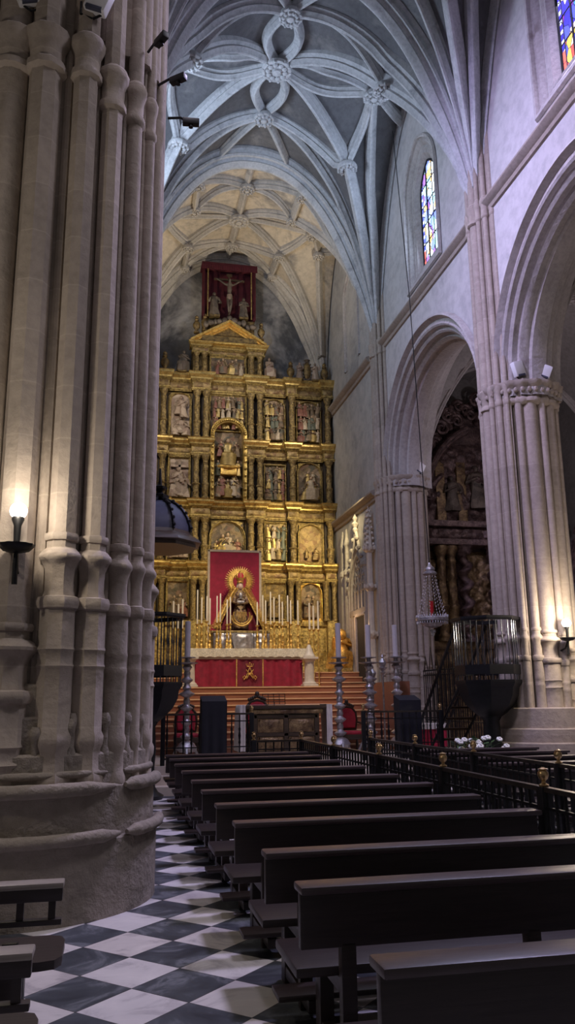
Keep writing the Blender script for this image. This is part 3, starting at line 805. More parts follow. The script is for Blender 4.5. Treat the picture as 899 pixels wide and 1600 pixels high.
# ------------------------------------------------------------------ the high altarpiece
AX = 3.68
alt = thing('altarpiece', 'tall gilded altarpiece of painted reliefs filling the back wall of the presbytery', 'altarpiece', (AX, 27.2, 2.44))
G = lambda m, name, mat, parent=None, ang=35: m.build(name, mat, parent or alt, ang)
X_ = lambda x: x - AX                    # local x
Zl = lambda z: z - 2.44                  # local z
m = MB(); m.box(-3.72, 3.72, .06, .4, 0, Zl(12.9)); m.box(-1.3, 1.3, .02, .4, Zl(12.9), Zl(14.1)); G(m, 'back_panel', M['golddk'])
cols = [.06, 1.39, 2.56, 2.88, 4.48, 4.80, 5.97, 7.30]
streets = [(.28, 1.18), (1.60, 2.36), (3.04, 4.32), (4.97, 5.74), (6.16, 7.08)]
tiers = [(10.52, 12.30, 12.95), (8.33, 9.92, 10.52), (6.18, 7.72, 8.33), (4.23, 5.58, 6.18)]    # column foot, architrave, top of cornice
def breaks(gx0, gx1, groups, base, fwd):
    """outline of an entablature stepping forward over the columns"""
    pts = []; 
    for a, b in groups:
        pts += [(a, base), (a, fwd), (b, fwd), (b, base)]
    return [(gx0, base)] + pts + [(gx1, base)]
groups = [(X_(-.12), X_(.24)), (X_(1.22), X_(1.56)), (X_(2.40), X_(3.02)), (X_(4.34), X_(4.96)), (X_(5.80), X_(6.14)), (X_(7.13), X_(7.47))]
def entablature(z0, z1, grp, gx0, gx1, name='entablature', d0=0.0):
    h = z1 - z0
    m = MB()
    prof = [(0, 0), (.06, 0), (.06, .05), (.09, .07), (.09, .15), (.03, .17), (.03, .50), (.06, .52), (.10, .58), (.16, .64), (.17, .72), (.24, .80), (.28, .86), (.28, .95), (.31, 1), (0, 1)]
    o = breaks(gx0, gx1, grp, -.06 - d0, -.26 - d0)
    rs = []
    for d, t in prof:
        ring = []
        for i, (x, y) in enumerate(o):
            # push outward: front faces by -y, side faces by x
            if 0 < i < len(o) - 1:
                k = (i - 1) % 4; xs = x + (-d * .55 if k in (0, 1) else d * .55)
            else: xs = x
            ring.append((xs, y - d * .8, z0 + t * h))
        rs.append(ring)
    m.m = 1; m.rings(rs[:10], close=False); m.m = 0; m.rings(rs[9:], close=False)
    e = G(m, name, [M['goldmould'], M['gold']], None, 30)
    q = MB(); sd = random.random() * 50
    spans = []
    prev = gx0
    for a, b in grp:
        spans.append((prev + .02, a - .02, -.06 - d0)); spans.append((a + .02, b - .02, -.26 - d0)); prev = b
    spans.append((prev + .02, gx1 - .02, -.06 - d0))
    for a, b, y in spans:
        if b - a > .1: carved(q, a, b, z0 + h * .19, z0 + h * .49, y - .035, .05, sd + a, 14)
    q.build('frieze', M['frieze'], e, 60)
    return e
def column(m, x, z0, z1, r=.105, seed=0, y=-.24):
    h = z1 - z0; ph = seed * 1.7
    def mod(a, z):
        t = z / h
        if .16 < t < .86: return 1 + .13 * sin(4 * a + ph + t * 16) + .07 * sin(t * 70 + ph)
        return 1
    prof = [(1.35, 0), (1.35, .03), (1.1, .035), (1.25, .05), (1.2, .065), (.9, .08), (.95, .13), (1.15, .16), (.95, .17), (.98, .22), (1.02, .28), (.95, .33), (1.2, .35), (1.2, .37), (.9, .385), (.88, .45), (.9, .52), (.86, .58), (.85, .64),
            (1.0, .66), (.84, .675), (.82, .75), (.8, .82), (.95, .84), (.8, .86), (.82, .885), (1.05, .91), (1.25, .945), (1.4, .96), (1.4, 1.0)]
    m.lathe([(a * r, t * h) for a, t in prof], (x, y, z0), 12, mod=mod)
for ti, (zc, za, zt) in enumerate(tiers):
    if ti == 1:      # the tall central niche interrupts this tier
        entablature(Zl(za), Zl(zt), groups[:3], -3.70, X_(3.02)); entablature(Zl(za), Zl(zt), groups[3:], X_(4.34), 3.79)
    else: entablature(Zl(za), Zl(zt), groups, -3.70, 3.79)
    cl = cols
    if ti == 3: cl = [.0, .26, 1.20, 1.47, 2.52, 2.82, 4.54, 4.84, 5.86, 6.12, 7.10, 7.40]
    for ci, x in enumerate(cl):
        m = MB()
        if ti == 3: m.lathe([(.13, 0), (.13, .04), (.10, .06), (.095, .5), (.092, 1.1), (.09, 1.18), (.12, 1.22), (.14, 1.35)], (X_(x), -.24, Zl(zc)), 14, mod=lambda a, z: 1 + (.05 * cos(10 * a) if .1 < z < 1.1 else 0))
        else: column(m, X_(x), Zl(zc), Zl(za), .108 if ti < 2 else .115, ci + ti * 7)
        G(m, 'column', M['goldcol'], None, 50)
    # flat pilaster strips behind the columns, coloured as the shadow between them
    for a, b in groups:
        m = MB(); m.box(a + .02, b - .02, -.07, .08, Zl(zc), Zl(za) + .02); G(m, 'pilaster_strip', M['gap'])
# pedestal zone with carved golden panels
m = MB(); m.box(-3.72, 3.76, -.12, .3, 0, Zl(4.05)); m.box(-3.74, 3.78, -.2, .3, Zl(4.05), Zl(4.23), .03); m.box(-3.74, 3.78, -.22, .3, 0, .22, .04)
for a, b in groups: m.box(a - .02, b + .02, -.34, .1, 0, Zl(4.23), .03)
G(m, 'pedestal', M['gold'])
for a, b in streets:
    m = MB(); carved(m, X_(a), X_(b), .32, Zl(3.95), -.13, .09, a, 11); G(m, 'carved_panel', M['gold'], None, 60)

def relief(x0, x1, z0, z1, figs, mat, seed, arch=0, back='golddk', fmat='gold', ydeep=.02, name='relief', extra=None, frame_t=.07):
    """recessed panel: frame, background and carved figures"""
    o = arch_poly(X_(x0), X_(x1), Zl(z0), Zl(z1), 12, arch) if arch else [(X_(x0), Zl(z0)), (X_(x0), Zl(z1)), (X_(x1), Zl(z1)), (X_(x1), Zl(z0))]
    m = MB(); R = random.Random(seed)
    # uneven ground of the relief
    w, h = x1 - x0, z1 - z0
    m.grid(lambda u, v: (X_(x0 + u * w), ydeep - .10 * abs(mnoise.noise(Vector((u * 4 + seed, v * 4 * h / w, seed * .7)))) - .04 * abs(mnoise.noise(Vector((u * 11 + seed, v * 11 * h / w, 3)))), Zl(z0 + v * h)), max(8, int(w / .07)), max(8, int(h / .07)))
    for (fx, fz, fh, lean, seated) in figs:
        figure(m, X_(x0 + fx * w), ydeep - .14 - R.uniform(0, .05), Zl(z0 + fz * h), fh * h, int(seed * 31 + fx * 100), 1.0, lean, True, seated=seated)
    if extra: extra(m)
    r = G(m, name, [M[mat], M['flesh'], M['robe_gold'], M['robe_red'], M['robe_cream'], M['robe_teal']] if mat in ('poly', 'polygold') else [M[mat]], None, 50)
    # spandrels for round heads
    if arch:
        q = MB(); zt = Zl(z1)
        n = len(o); top = o[1:-1]
        q.rings([[(x, -.03, z) for x, z in top], [(x, -.03, zt + .03) for x, z in top]], close=False)
        for s, xx in ((0, X_(x0)), (1, X_(x1))): pass
        q.build('spandrel', M[fmat], r, 40)
    frame_mesh(o, -.02, frame_t, .09).build('panel_frame', M[fmat], r, 35)
    return r
R = random.Random(3)
def crowd(n, h=.42, rows=2, top=.45, seated=.25):
    if rows == 2: n, h, rows, top = n + 1, h * .80, 3, .29
    out = []
    for k in range(rows):
        for i in range(n):
            fx = (i + .5 + R.uniform(-.2, .2)) / n
            out.append((min(.88, max(.12, fx)), k * top + R.uniform(0, .05), h * R.uniform(.9, 1.1), R.uniform(-.12, .12), k == 0 and R.random() < seated))
    return out
# top tier
relief(1.66, 2.32, 10.62, 12.22, [(.35, .5, .42, .2, False), (.68, .42, .5, -.15, False), (.5, .05, .38, 0, True), (.25, .02, .34, .1, True), (.78, .02, .34, 0, True)], 'polylight', 1, .25)
relief(3.06, 4.30, 10.95, 12.24, crowd(6, .40, 2, .36) + [(.5, .55, .42, 0, False)], 'poly', 2)
relief(5.02, 5.70, 10.62, 12.20, crowd(3, .42, 2, .34), 'poly', 3, .32)
relief(6.22, 7.02, 10.62, 12.20, crowd(4, .40, 2, .34) , 'poly', 4, .36)
relief(.34, 1.12, 10.62, 12.20, crowd(3, .42, 2, .34), 'poly', 5, .3)
# second tier
def cross(m):
    m.box(X_(1.96), X_(2.04), -.12, -.02, Zl(8.6), Zl(9.78)); m.box(X_(1.7), X_(2.3), -.12, -.03, Zl(9.5), Zl(9.58))
relief(1.66, 2.32, 8.42, 9.84, [(.2, .0, .62, .05, False), (.42, .04, .7, 0, False), (.62, .02, .66, -.05, False), (.82, .0, .6, -.08, False)], 'polylight', 6, 0, extra=cross)
relief(5.02, 5.70, 8.42, 9.70, crowd(4, .44, 2, .40), 'poly', 7)
relief(6.22, 7.02, 8.42, 9.86, [(.3, .05, .5, .2, True), (.55, .05, .62, 0, True), (.78, .08, .5, -.15, False), (.4, .42, .36, 0, False), (.65, .44, .34, 0, False)], 'poly', 8, .38)
relief(.34, 1.12, 8.42, 9.84, crowd(3, .44, 2, .40), 'poly', 9)
# tall central niche breaking through two tiers
relief(3.14, 4.22, 8.42, 11.2, [(.5, .43, .36, 0, True), (.22, .55, .2, .1, False), (.8, .55, .2, -.1, False), (.18, .3, .2, 0, False), (.82, .3, .2, 0, False)] +
       [(.15, .02, .24, .1, False), (.32, .04, .26, 0, False), (.5, .02, .24, 0, True), (.68, .04, .26, 0, False), (.85, .02, .24, -.1, False), (.3, .17, .16, 0, False), (.7, .17, .16, 0, False)], 'poly', 10, .54, fmat='gold', frame_t=.13)
m = MB(); oi = arch_poly(X_(3.17), X_(4.19), Zl(8.36), Zl(11.16), 24, .51); oo = arch_poly(X_(3.04), X_(4.32), Zl(8.36), Zl(11.34), 24, .64)
m.rings([[(x, .05, z) for x, z in oi], [(x, -.30, z) for x, z in oi], [(x * .96 + oi[i][0] * .04, -.36, z) for i, (x, z) in enumerate(oi)], [((x + oi[i][0]) / 2, -.32, (z + oi[i][1]) / 2) for i, (x, z) in enumerate(oo)], [(x, -.36, z) for x, z in oo], [(x, .05, z) for x, z in oo]], close=False)
for i in range(1, 25): m.ball(((oi[i][0] + oo[i][0]) / 2, -.36, (oi[i][1] + oo[i][1]) / 2), .045, .05, .045, 7, 5)
for k in range(9):
    for s in (0, -1): m.ball(((oi[s][0] + oo[s][0]) / 2, -.36, Zl(8.5 + k * .25)), .045, .05, .06, 7, 5)
G(m, 'niche_arch', M['goldmould'], None, 40)
m = MB(); o = arch_poly(X_(3.14), X_(4.22), Zl(9.9), Zl(11.2), 20, .54)
m.tube([(X_(3.30), -.30, Zl(9.55)), (X_(3.68), -.42, Zl(9.5)), (X_(4.06), -.30, Zl(9.55))], .055, 7); m.box(X_(3.4), X_(3.96), -.34, -.05, Zl(9.25), Zl(9.52), .03)
G(m, 'niche_ornament', M['gold2'])
# third tier
relief(3.12, 4.24, 6.28, 7.62, [(.3, .05, .62, .08, True), (.55, .05, .66, -.05, True), (.8, .05, .5, 0, False), (.15, .05, .45, 0, False)], 'poly', 11, .54, frame_t=.10)
relief(5.02, 5.70, 6.28, 7.62, crowd(3, .46, 2, .40), 'polygold', 12)
relief(6.22, 7.02, 6.28, 7.60, [(.7, .06, .34, .1, True), (.3, .1, .26, 0, False)], 'frieze', 13, .36)
relief(1.66, 2.32, 6.28, 7.62, crowd(3, .46, 2, .40), 'polylight', 14)
relief(.34, 1.12, 6.28, 7.62, crowd(3, .46, 2, .40), 'poly', 15)
# lowest tier
relief(1.68, 2.34, 4.32, 5.50, [(.3, .02, .6, .05, False), (.6, .04, .62, 0, False), (.8, .02, .5, 0, True)], 'poly', 16)
relief(3.04, 4.32, 4.32, 5.50, crowd(4, .5, 1), 'poly', 17)
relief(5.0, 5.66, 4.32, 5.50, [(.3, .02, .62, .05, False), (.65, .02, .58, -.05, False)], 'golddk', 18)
relief(6.26, 6.94, 4.32, 5.52, [(.3, .03, .66, .03, False), (.66, .03, .62, -.06, False)], 'poly', 19, .33, fmat='gold2')
relief(.34, 1.12, 4.32, 5.50, crowd(3, .5, 1), 'poly', 20)
# attic storey and pediment
for x in (2.66, 4.65):
    m = MB(); m.box(X_(x) - .26, X_(x) + .26, -.12, .1, Zl(12.95), Zl(13.74), .02); G(m, 'attic_pilaster', M['golddk'])
for x in (2.52, 2.80, 4.50, 4.80):
    m = MB(); column(m, X_(x), Zl(12.95), Zl(13.74), .085, x); G(m, 'column', M['goldcol'], None, 50)
relief(3.06, 4.28, 13.0, 13.70, [(.18, .02, .8, .1, False), (.36, .05, .86, -.05, True), (.55, .02, .8, .15, True), (.74, .04, .9, 0, False), (.88, .02, .7, 0, False)], 'poly', 21)
entablature(Zl(13.74), Zl(14.12), [(X_(2.38), X_(2.94)), (X_(4.38), X_(4.94))], X_(2.38) , X_(4.94))
m = MB(); a, b, zt = X_(2.28), X_(5.04), Zl(14.95)
for (p, q) in (((a, Zl(14.12)), (0, zt)), ((b, Zl(14.12)), (0, zt))):
    for k, (dy, dz) in enumerate(((-.42, 0), (-.34, -.09), (-.27, -.16))):
        v = Vector((q[0] - p[0], 0, q[1] - p[1])); 
        m.add([(p[0], -dy * 0 + .1, p[1] + dz + .0), (q[0], .1, q[1] + dz), (q[0], .1, q[1] + dz + .10), (p[0], .1, p[1] + dz + .10), (p[0], dy, p[1] + dz), (q[0], dy, q[1] + dz), (q[0], dy, q[1] + dz + .10), (p[0], dy, p[1] + dz + .10)],
              [(0, 1, 2, 3), (4, 5, 6, 7), (0, 1, 5, 4), (3, 2, 6, 7), (0, 3, 7, 4), (1, 2, 6, 5)])
m.box(a, b, -.42, .1, Zl(14.08), Zl(14.16), .01)
G(m, 'pediment', M['gold2'], None, 30)
m = MB(); m.prism([(a + .3, Zl(14.14)), (b - .3, Zl(14.14)), (0, zt - .12)], -.2, .1); carved(m, -.5, .5, Zl(14.2), Zl(14.5), -.2, .06, 4, 12); G(m, 'tympanum', M['golddk'])
def finial(x, z, k=1.0):
    m = MB(); m.lathe([(.11, 0), (.11, .06), (.05, .1), (.06, .14), (.13, .24), (.15, .36), (.1, .46), (.05, .5), (.09, .55), (.06, .6), (.08, .66), (.01, .74)], (0, 0, 0), 12)
    o = m.build('urn_finial', M['golddk'], alt, 40); o.location = (X_(x), -.22, Zl(z)); o.scale = (k, k, k)
for x, z, k in ((1.40, 12.95, 1.05), (5.95, 12.95, 1.0), (7.22, 12.95, 1.05), (2.50, 14.5, .95), (2.80, 14.62, .95), (4.86, 14.42, .95)): finial(x, z, k)
m = MB()
R2 = random.Random(9)
for i in range(11): m.ball((-.85 + .17 * i, -.3 + R2.uniform(-.05, .05), Zl(14.82) + .28 * (1 - abs(i - 5) / 5.5) + R2.uniform(-.04, .06)), R2.uniform(.10, .15), .12, R2.uniform(.10, .14), 8, 6)
G(m, 'cherub_heads', M['statue'])
m = MB(); m.box(-1.0, 1.0, -.35, .3, Zl(14.1), Zl(14.4)); m.box(-.95, .95, -.1, .3, Zl(14.4), Zl(15.2)); G(m, 'attic_block', M['golddk'])

# velvet lined case with the calvary
vc = thing('velvet_case', 'deep red velvet-lined case crowning the gilded altarpiece under the vault', 'case', (3.68, 27.05, 15.2))
m = MB(); m.box(-.95, .95, .25, .45, -.05, 2.02); m.build('back_cloth', M['velvet'], vc)
m = MB(); m.box(-1.03, 1.03, -.22, .45, 2.0, 2.12, .02)
for i in range(24): m.box(-1.03 + i * .0858, -1.03 + (i + .92) * .0858, -.23, -.20, 1.84, 2.02)
m.build('valance', M['velvet'], vc)
for s in (-1, 1):
    m = MB(); m.grid(lambda u, v: (s * .93 + .05 * sin(u * 22), -.16 + u * .5, -.02 + v * 2.03), 24, 2); m.build('side_curtain', M['velvet'], vc, 60)
    m = MB(); m.tube([(s * .80, -.20, -.05), (s * .80, -.20, 1.9)], .022, 8); m.build('gilt_pole', M['gold'], vc)
cr = thing('crucifix', 'wooden crucifix with pale carved body in the red velvet case', 'crucifix', (3.68, 26.95, 15.2))
m = MB(); m.box(-.035, .035, .03, .09, 0, 1.75); m.box(-.56, .56, .03, .09, 1.50, 1.57); m.box(-.10, .10, .0, .05, 1.66, 1.76); m.build('cross', M['wood2'], cr)
def skin_body(name, verts, edges, mat, parent, sub=1):
    me = bpy.data.meshes.new(name); me.from_pydata([v[:3] for v in verts], edges, [])
    o = bpy.data.objects.new(name, me); COL.objects.link(o); o.parent = parent
    md = o.modifiers.new('skin', 'SKIN'); md.use_smooth_shade = True
    for i, v in enumerate(verts):
        r = v[3]; me.skin_vertices[0].data[i].radius = (r, r * (v[4] if len(v) > 4 else 1))
    me.skin_vertices[0].data[0].use_root = True
    s = o.modifiers.new('sub', 'SUBSURF'); s.levels = sub; s.render_levels = sub
    me.materials.append(mat); return o
skin_body('body', [(0, -.02, .78, .085), (0, -.03, .95, .075), (0, -.04, 1.14, .10), (0, -.03, 1.32, .06), (0, -.06, 1.40, .045), (.02, -.09, 1.52, .062),
                   (-.13, -.02, 1.30, .045), (-.32, 0, 1.44, .032), (-.50, .01, 1.55, .024), (.13, -.02, 1.30, .045), (.32, 0, 1.44, .032), (.50, .01, 1.55, .024),
                   (-.06, -.04, .72, .07), (-.05, -.10, .46, .05), (-.02, -.02, .2, .03), (.06, -.04, .72, .07), (.05, -.10, .46, .05), (.02, -.03, .2, .03), (0, -.07, .10, .025)],
          [(0, 1), (1, 2), (2, 3), (3, 4), (4, 5), (3, 6), (6, 7), (7, 8), (3, 9), (9, 10), (10, 11), (0, 12), (12, 13), (13, 14), (0, 15), (15, 16), (16, 17), (17, 18)], M['statue'], cr)
m = MB(); m.lathe([(.09, 0), (.115, .05), (.10, .16), (.095, .2)], (0, -.04, .70), 12, 1, .8, mod=lambda a, z: 1 + .06 * sin(6 * a)); m.build('loincloth', M['polylight'], cr)
def statue(name, label, cat, x, y, z, h, seed, mat, group=None, seated=False, lean=0):
    t = thing(name, label, cat, (x, y, z), 0, group)
    m = MB(); figure(m, 0, 0, 0, h, seed, 1.0, lean, True, n=16, seated=seated); m.build('robed_body', M[mat], t, 50)
    m = MB(); m.box(-.2 * h, .2 * h, -.14 * h, .14 * h, -.05, .02, .01); m.build('base', M['golddk'], t)
    return t
statue('mourner_statue', 'standing robed statue under the crucifix, on its left arm side of the case', 'statue', 3.13, 26.92, 15.2, .95, 5, 'statue')
tag(bpy.data.objects['mourner_statue'], 'taller robed statue standing left of the crucifix inside the red case')
statue('mourner_statue', 'shorter robed statue standing right of the crucifix inside the red case', 'statue', 4.2, 26.92, 15.2, .82, 12, 'statue')
statue('seated_statue', 'seated carved figure on the top cornice, left of the attic relief', 'statue', 2.0, 26.9, 12.98, .78, 21, 'statue', seated=True, lean=.1)
statue('seated_statue', 'seated pale figure on the top cornice, right of the attic relief', 'statue', 5.2, 26.9, 12.98, .74, 23, 'polylight', seated=True, lean=-.1)
statue('supporter_statue', 'small standing figure left of the dark round shield on the top cornice', 'statue', 6.27, 26.9, 12.98, .66, 31, 'polylight')
statue('supporter_statue', 'small standing figure right of the dark round shield on the top cornice', 'statue', 6.86, 26.9, 12.98, .66, 33, 'polylight')
t = thing('shield', 'dark oval carved shield between two small figures on the top cornice', 'shield', (6.56, 26.95, 12.98))
m = MB(); m.ball((0, 0, .36), .15, .09, .34, 16, 10); m.build('oval_field', M['golddk'], t)
m = MB()
for i in range(16):
    a = 2 * pi * i / 16; m.ball((.165 * cos(a), -.02, .36 + .36 * sin(a)), .04, .04, .04, 6, 5)
m.lathe([(.02, 0), (.10, .06), (.12, .1), (.05, .14)], (0, 0, .68), 10); m.build('scroll_rim', M['statue'], t)

# ------------------------------------------------------------------ statue group on the high altar
bp = thing('backdrop_panel', 'tall crimson panel with cream border behind the crowned statue', 'panel', (3.52, 24.25, 2.44))
m = MB(); m.box(-.76, .76, 0, .05, .4, 3.62); m.build('crimson_cloth', M['crimson'], bp)
m = MB()
for s in (-1, 1): m.box(s * .79 - .035, s * .79 + .035, -.02, .06, 0, 3.66, .01)
m.box(-.825, .825, -.02, .06, 3.60, 3.67, .01); m.build('cream_border', M['cream'], bp)
vg = thing('crowned_statue', 'crowned statue of a woman in dark gold-edged mantle before the crimson panel', 'statue', (3.58, 23.6, 3.63))
m = MB()       # mantle: wide triangular cloak, open in front
def cloak(u, v):
    a = radians(-62) + u * radians(304); z = 1.34 * v
    w = .60 * (1 - v) ** .85 + .10; f = 1 + .05 * sin(a * 9) * (1 - v)
    return (w * f * sin(a) , .34 * (1 - v) * f * -cos(a) * .9 + .10 * -cos(a) + .12, z)
m.grid(lambda u, v: (-(0.62 * (1 - v) ** .9 + .12) * cos(pi * u) * (1 + .03 * sin(u * 40) * (1 - v)), .30 * sin(pi * u) * (1 - .5 * v) - .18 * (1 - v * .6) + .03 * sin(u * 40), 1.20 * v), 48, 14)
m.build('mantle', M['crimson2'], vg, 60)
for s in (-1, 1):
    m = MB(); P = [(s * (.62 * (1 - t) ** .9 + .12), -.20 * (1 - t * .6), 1.20 * t) for t in [i / 16 for i in range(17)]]
    m.tube(P, .05, 6)
    for i in range(34):
        t = i / 33; x = s * (.62 * (1 - t) ** .9 + .12); z = 1.20 * t
        m.tube([(x, -.19 * (1 - t * .6), z), (x + s * .12, -.16, z + .06)], .018, 5, [.026, .008])
        m.ball((x - s * .06, -.19 * (1 - t * .6), z), .04, .02, .03, 6, 4)
    m.build('gold_fringe', M['gold2'], vg)
m = MB(); m.lathe([(.26, 0), (.24, .3), (.17, .62), (.13, .78), (.17, .95), (.18, 1.05), (.08, 1.14), (.06, 1.2)], (0, -.06, 0), 18, 1, .7, mod=lambda a, z: 1 + (.05 * sin(8 * a) if z < .7 else 0)); m.build('gown', M['gowngold'], vg, 60)
m = MB(); m.ball((0, -.10, 1.25), .078, .085, .105, 14, 10)
m.ball((0, -.185, 1.235), .014, .02, .022, 6, 5); m.ball((-.03, -.175, 1.265), .013, .008, .008, 6, 4); m.ball((.03, -.175, 1.265), .013, .008, .008, 6, 4); m.ball((0, -.178, 1.20), .022, .01, .007, 6, 4)
m.build('head', M['skin'], vg)
m = MB(); m.lathe([(.105, -.04), (.10, .1), (.085, .17), (.03, .19)], (0, -.01, 1.19), 14); m.build('white_veil', M['cloth'], vg)
for s in (-1, 1):
    m = MB(); m.tube([(s * .15, -.06, .98), (s * .20, -.16, .78), (s * .09, -.30, .72)], .05, 8, [.06, .055, .03]); m.ball((s * .08, -.32, .72), .026, .03, .02, 8, 5)
    for f in range(5): m.tube([(s * (.09 - .012 * f), -.33, .725), (s * (.075 - .013 * f), -.375 + .006 * abs(f - 2), .715)], .0065, 5)
    m.build('arm', M['gowngold'], vg)
m = MB(); m.lathe([(.10, 0), (.105, .03), (.09, .05), (.135, .14)], (0, -.07, 1.36), 16)
for k in range(8):
    a = k * pi / 4; m.tube([(.13 * cos(a), -.07 + .13 * sin(a), 1.50), (.15 * cos(a), -.07 + .15 * sin(a), 1.58), (.08 * cos(a), -.07 + .08 * sin(a), 1.67), (0, -.07, 1.66)], .014, 5)
m.ball((0, -.07, 1.70), .03, .03, .03, 8, 6); cw = m.build('crown', M['gold2'], vg)
m = MB(); m.lathe([(.085, 0), (.11, .1), (.12, .18), (.08, .27), (.01, .29)], (0, -.07, 1.38), 14); m.build('red_cap', M['red'], cw)
m = MB()
for k in range(60):
    a = -.75 + k * (pi + 1.5) / 59; L = .45 if k % 2 else .38
    m.tube([(.22 * cos(a), -.02, 1.42 + .22 * sin(a)), (.33 * cos(a + .03), -.03, 1.42 + .33 * sin(a + .03)), (L * cos(a), .0, 1.42 + L * sin(a))], .02, 5, [.026, .022, .009])
m.tube([(.22 * cos(a), 0, 1.42 + .22 * sin(a)) for a in [-.5 + i * (pi + 1) / 30 for i in range(31)]], .03, 6)
m.tube([(.28 * cos(a), 0, 1.42 + .28 * sin(a)) for a in [-.5 + i * (pi + 1) / 30 for i in range(31)]], .014, 5)
m.build('halo', M['gold2'], vg)
m = MB()
m.tube([(.30 * cos(a), -.36, .38 + .30 * sin(a)) for a in [pi + .0 + i * pi / 24 for i in range(25)]], .03, 6)
m.tube([(.24 * cos(a), -.37, .38 + .24 * sin(a)) for a in [pi - .4 + i * (pi + .8) / 24 for i in range(25)]], .02, 6)
for k in range(7): m.tube([(-.15 + .05 * k, -.37, .18 + .02 * (k - 3) ** 2), (-.12 + .04 * k, -.38, .48)], .014, 5)
m.build('gold_crescent', M['gold2'], vg)
m = MB(); m.box(-.11, .11, -.24, -.16, .74, .82, .02); m.ball((0, -.2, .98), .06, .03, .09, 8, 6)
for k in range(6): m.ball((-.1 + .04 * k, -.2, .90 - .02 * abs(k - 2.5)), .018, .018, .018, 6, 4)
m.build('jewelled_breastpiece', M['silver'], vg)
pl = thing('silver_plinth', 'embossed silver plinth with flower swags carrying the crowned statue', 'plinth', (3.58, 23.55, 2.95))
m = MB(); m.box(-.84, .84, -.35, .4, -.02, .62, .03); m.box(-.88, .88, -.38, .42, .55, .62, .02); m.build('plinth_body', M['gold'], pl)
m = MB(); carved(m, -.82, -.26, .04, .54, -.36, .07, 3, 15); carved(m, .26, .82, .04, .54, -.36, .07, 8, 15); m.build('silver_scrollwork', M['silver'], pl, 60)
m = MB(); m.prism([(-.22, .02), (.22, .02), (.30, .4), (.26, .54), (-.26, .54), (-.30, .4)], -.50, -.34); carved(m, -.2, .2, .06, .5, -.50, .05, 5, 18); m.build('central_cartouche', M['silver'], pl, 50)
# ------------------------------------------------------------------ high altar
ha = thing('high_altar', 'marble high altar with crimson frontal at the top of the red-brown stairs', 'altar', (3.60, 22.0, 1.96))
m = MB(); m.box(-1.50, 1.50, .06, .95, 0, .80); m.build('altar_block', M['marblew'], ha)
m = MB(); m.box(-1.62, 1.62, -.05, 1.0, .80, 1.02, .03); m.box(-1.56, 1.56, -.01, .98, .74, .82, .02); m.build('altar_slab', M['marblew'], ha)
for a, b, mt, nm in ((-1.49, -.36, 'crimson', 'crimson_frontal'), (.38, 1.47, 'crimson', 'crimson_frontal'), (-.34, .36, 'crimson2', 'wine_velvet_frontal')):
    m = MB(); m.grid(lambda u, v: (a + (b - a) * u, .01 - .025 * sin(u * (b - a) * 11 + v * 1.3) * (1 - v * .5) - .012 * sin(u * (b - a) * 29), .02 + .72 * v), int((b - a) * 40), 6); m.build(nm, M[mt + 'f'] if mt == 'crimson' else M[mt], ha, 70)
m = MB()
for x in (-.35, .37): m.box(x - .014, x + .014, -.045, .02, .02, .74)
m.build('gold_braid', M['gold2'], ha)
m = MB()    # crowned letters-like scroll emblem
ey = -.04
for s in (-1, 1):
    m.tube([(.01 + s * .0, ey, .52), (.01 + s * .06, ey, .38), (.01 + s * .10, ey, .26), (.01 + s * .16, ey, .20), (.01 + s * .19, ey, .26), (.01 + s * .14, ey, .30), (.01 + s * .11, ey, .25)], .013, 6)
    m.tube([(.01 + s * .10, ey, .46), (.01 - s * .02, ey, .33), (.01 - s * .09, ey, .22)], .011, 6)
m.tube([(-.07, ey, .345), (.09, ey, .345)], .009, 5)
m.tube([(-.07, ey, .55), (.01, ey, .54), (.09, ey, .55)], .012, 6)
for k in range(5):
    x = -.07 + .04 * k; m.tube([(x, ey, .55), (x + (k - 2) * .006, ey, .60)], .007, 5); m.ball((x + (k - 2) * .007, ey, .61), .012, .01, .012, 6, 4)
m.ball((.01, ey, .64), .018, .012, .02, 6, 5); m.build('crown_emblem', M['gold2'], ha)
ac = thing('altar_cloth', 'ivory lace cloth hanging over the front edge of the marble high altar', 'cloth', (3.60, 22.0, 2.985))
m = MB(); m.grid(lambda u, v: (-1.66 + 3.32 * u, -.07 - .01 * sin(u * 60) if v < .5 else -.07 + (v - .5) * 2 * .6, (-.24 + .025 * abs(sin(u * 44)) + v * 2 * .24) if v < .5 else 0.0), 120, 8)
m.build('lace_panel', M['lace'], ac, 60)
def fluted_pedestal(x, label):
    t = thing('fluted_pedestal', label, 'pedestal', (x, 21.71, 1.96))
    m = MB(); m.lathe([(.15, .12), (.14, .16), (.13, .2), (.125, .62), (.13, .66)], (0, 0, 0), 40, mod=lambda a, z: 1 + (.06 * cos(12 * a) if .18 < z < .64 else 0)); m.build('shaft', M['marblew'], t, 50)
    m = MB(); m.box(-.20, .20, -.20, .20, 0, .06, .015); m.lathe([(.19, .06), (.19, .09), (.16, .12)], (0, 0, 0), 24); m.build('base', M['marblew'], t)
    m = MB(); m.lathe([(.13, .64), (.16, .68), (.17, .72)], (0, 0, 0), 24); m.box(-.21, .21, -.21, .21, .72, .78, .012); m.build('capital', M['marblew'], t)
    return t
fluted_pedestal(1.97, 'white fluted half column pedestal at the left end of the high altar')
fluted_pedestal(5.20, 'white fluted half column pedestal at the right end of the high altar')
t = thing('gilt_cone', 'small gilded cone ornament standing on the right fluted pedestal', 'ornament', (5.20, 21.71, 2.74))
m = MB(); m.lathe([(.17, 0), (.17, .03), (.14, .06), (.10, .16), (.05, .30), (.03, .34)], (0, 0, 0), 16); m.build('cone', M['marblew'], t)
m = MB(); m.lathe([(.03, .33), (.05, .37), (.02, .41), (.012, .5)], (0, 0, 0), 10); m.build('tip', M['gold2'], t)
